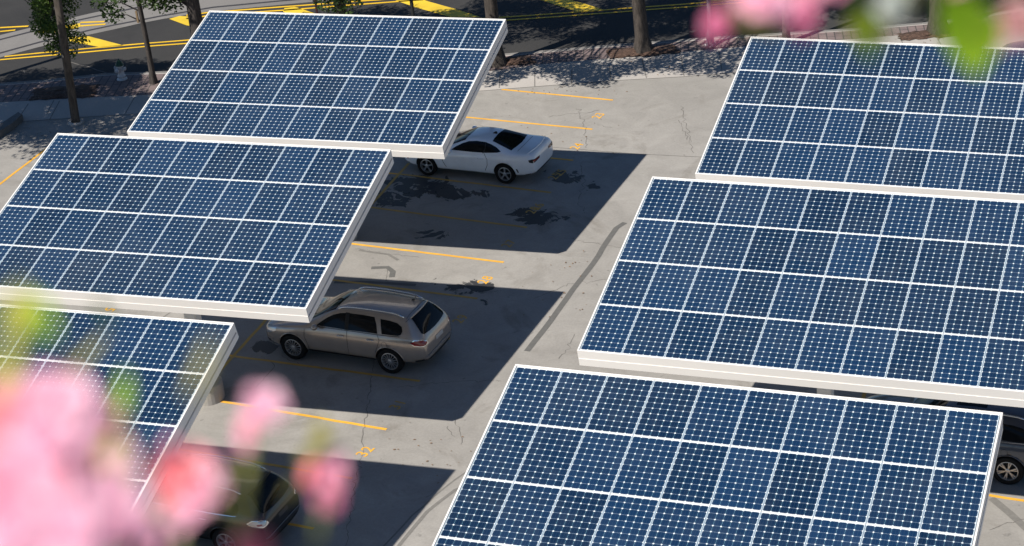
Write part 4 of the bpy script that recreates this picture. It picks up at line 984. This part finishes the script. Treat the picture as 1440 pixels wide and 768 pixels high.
FL = [(185,735,36,.98,'light'),(105,745,44,.95,'light'),(30,735,46,.95,'light'),(70,625,46,1.0,'light'),(150,690,34,1.0,'light'),(5,655,34,.95,'mid'),(55,640,62,1.15,'light'),(120,650,58,1.2,'light'),(20,600,50,1.1,'deep'),(90,575,52,1.2,'light'),(30,690,60,1.15,'mid'),(100,715,60,1.2,'light'),(185,750,38,1.25,'light'),(140,760,46,1.1,'light'),(20,765,60,1.1,'mid'),
      (150,605,30,1.25,'mid'),(60,590,44,1.05,'mid'),(5,560,34,1.2,'mid'),(130,566,24,1.3,'mag'),(70,700,50,1.05,'mid'),(170,700,30,1.2,'light'),(60,760,60,1.2,'light'),(-30,640,60,1.15,'mid'),(-20,720,60,1.2,'light'),
      (252,668,36,1.35,'deep'),(285,690,34,1.35,'light'),(262,712,34,1.4,'light'),(240,640,20,1.4,'mid'),(280,660,26,1.4,'mid'),
      (372,572,26,1.45,'light'),(352,600,20,1.45,'mid'),(345,625,14,1.45,'light'),(468,668,24,1.5,'mid'),(462,700,19,1.5,'mag'),(474,652,15,1.5,'light'),(352,774,26,1.3,'deep'),(440,665,16,1.55,'deep'),(210,790,40,1.3,'mid')]
for i,(x,y,r_,d,t) in enumerate(FL): flower(x,y,r_,d,t,shrub,100+i)
for x0,y0,x1,y1,w_,d,t in [(165,600,176,520,24,1.35,'green'),(168,690,178,620,26,1.35,'green'),(195,660,158,730,18,1.4,'green'),(30,470,42,410,24,1.35,'yel'),(60,480,20,430,22,1.35,'dkgreen'),(15,560,14,490,20,1.35,'yel'),(150,640,140,700,22,1.35,'yel'),
      (345,655,350,610,20,1.5,'yel'),(340,690,352,645,12,1.5,'olive'),(448,620,452,590,24,1.6,'olive'),(420,650,470,610,22,1.6,'olive'),(200,740,250,700,24,1.4,'olive'),(215,765,200,735,24,1.4,'yel'),(90,500,120,560,22,1.4,'olive'),(135,420,160,460,14,1.45,'dkgreen'),(320,660,300,720,12,1.5,'olive'),(400,700,430,660,14,1.55,'olive'),(100,520,150,470,14,1.5,'olive'),(8,480,30,400,34,1.0,'yel'),(-10,560,18,480,30,1.0,'yel'),(75,470,50,415,22,1.15,'green'),(100,790,130,745,30,1.1,'yel'),(160,790,215,748,26,1.1,'yel'),(130,690,168,600,26,1.1,'yel'),(182,700,190,610,18,1.2,'green'),(265,560,300,470,16,1.2,'olive')]:
    leaf(x0,y0,x1,y1,w_,d,t,shrub)
for tip, mids in [((60,640),[(60,900),(40,760)]),((150,620),[(120,950),(150,760)]),((262,700),[(200,950),(250,800)]),((360,600),[(300,980),(330,800),(345,690)]),((462,690),[(340,1000),(430,820)]),((172,640),[(150,900),(170,740)]),((40,440),[(20,900),(10,640)])]:
    d = 1.42; branch(shrub, [fp]+[CC+ray(*m)*d for m in mids]+[CC+ray(*tip)*d], [.006]+[.0035]*len(mids)+[.0015])
# a second plant arches over from the upper right
fp2 = CC+ray(1750,900)*1.6
shrub2 = empty('flowering_shrub', fp2); tag(shrub2, 'arching sprig with pink flowers and bright green leaves, blurred across the top right', 'shrub'); bpy.context.view_layer.update()
FL2 = [(1010,34,23,1.6,'mag'),(1078,4,26,1.5,'light'),(1100,8,20,1.5,'light'),(1128,16,18,1.5,'mag'),(1135,-10,20,1.5,'mid'),(1062,-12,26,1.5,'mid'),(1132,40,16,1.55,'mag'),(1252,14,20,1.5,'white'),(1257,-12,18,1.5,'white'),(1418,38,20,1.5,'pale'),(1432,20,24,1.5,'pale'),(1405,58,12,1.5,'pale'),(1450,40,24,1.5,'pale'),(1180,-30,24,1.5,'mid'),(1350,-34,20,1.5,'mid')]
for i,(x,y,r_,d,t) in enumerate(FL2): flower(x,y,r_,d,t,shrub2,200+i)
for x0,y0,x1,y1,w_,d,t in [(1340,-25,1378,104,70,1.5,'green'),(1392,15,1378,94,46,1.45,'green'),(1350,-5,1362,84,46,1.5,'green'),(1335,-30,1352,40,40,1.52,'green'),(1208,10,1226,80,34,1.5,'green'),(1204,30,1218,70,16,1.5,'yel'),(1030,20,1062,40,26,1.55,'olive'),(1045,5,1092,50,24,1.5,'olive'),(1280,-20,1295,15,16,1.5,'olive'),(1225,15,1250,60,24,1.55,'olive'),(1196,20,1216,66,24,1.5,'yel'),(1340,-20,1355,30,30,1.5,'yel')]:
    leaf(x0,y0,x1,y1,w_,d,t,shrub2)
branch(shrub2, [fp2, CC+ray(1800,300)*1.6, CC+ray(1720,-60)*1.58, CC+ray(1540,-130)*1.55, CC+ray(1300,-75)*1.54, CC+ray(1130,-45)*1.54, CC+ray(1015,15)*1.58], [.009,.007,.006,.005,.004,.003,.0015])
for p, q in [((1418,-100),(1422,30)),((1350,-85),(1350,0)),((1250,-65),(1254,5)),((1205,-55),(1212,25)),((1080,-32),(1078,0)),((1130,-45),(1130,20)),((1150,-47),(1040,15))]:
    branch(shrub2, [CC+ray(*p)*1.54, CC+ray(*q)*1.52], [.003,.0015])
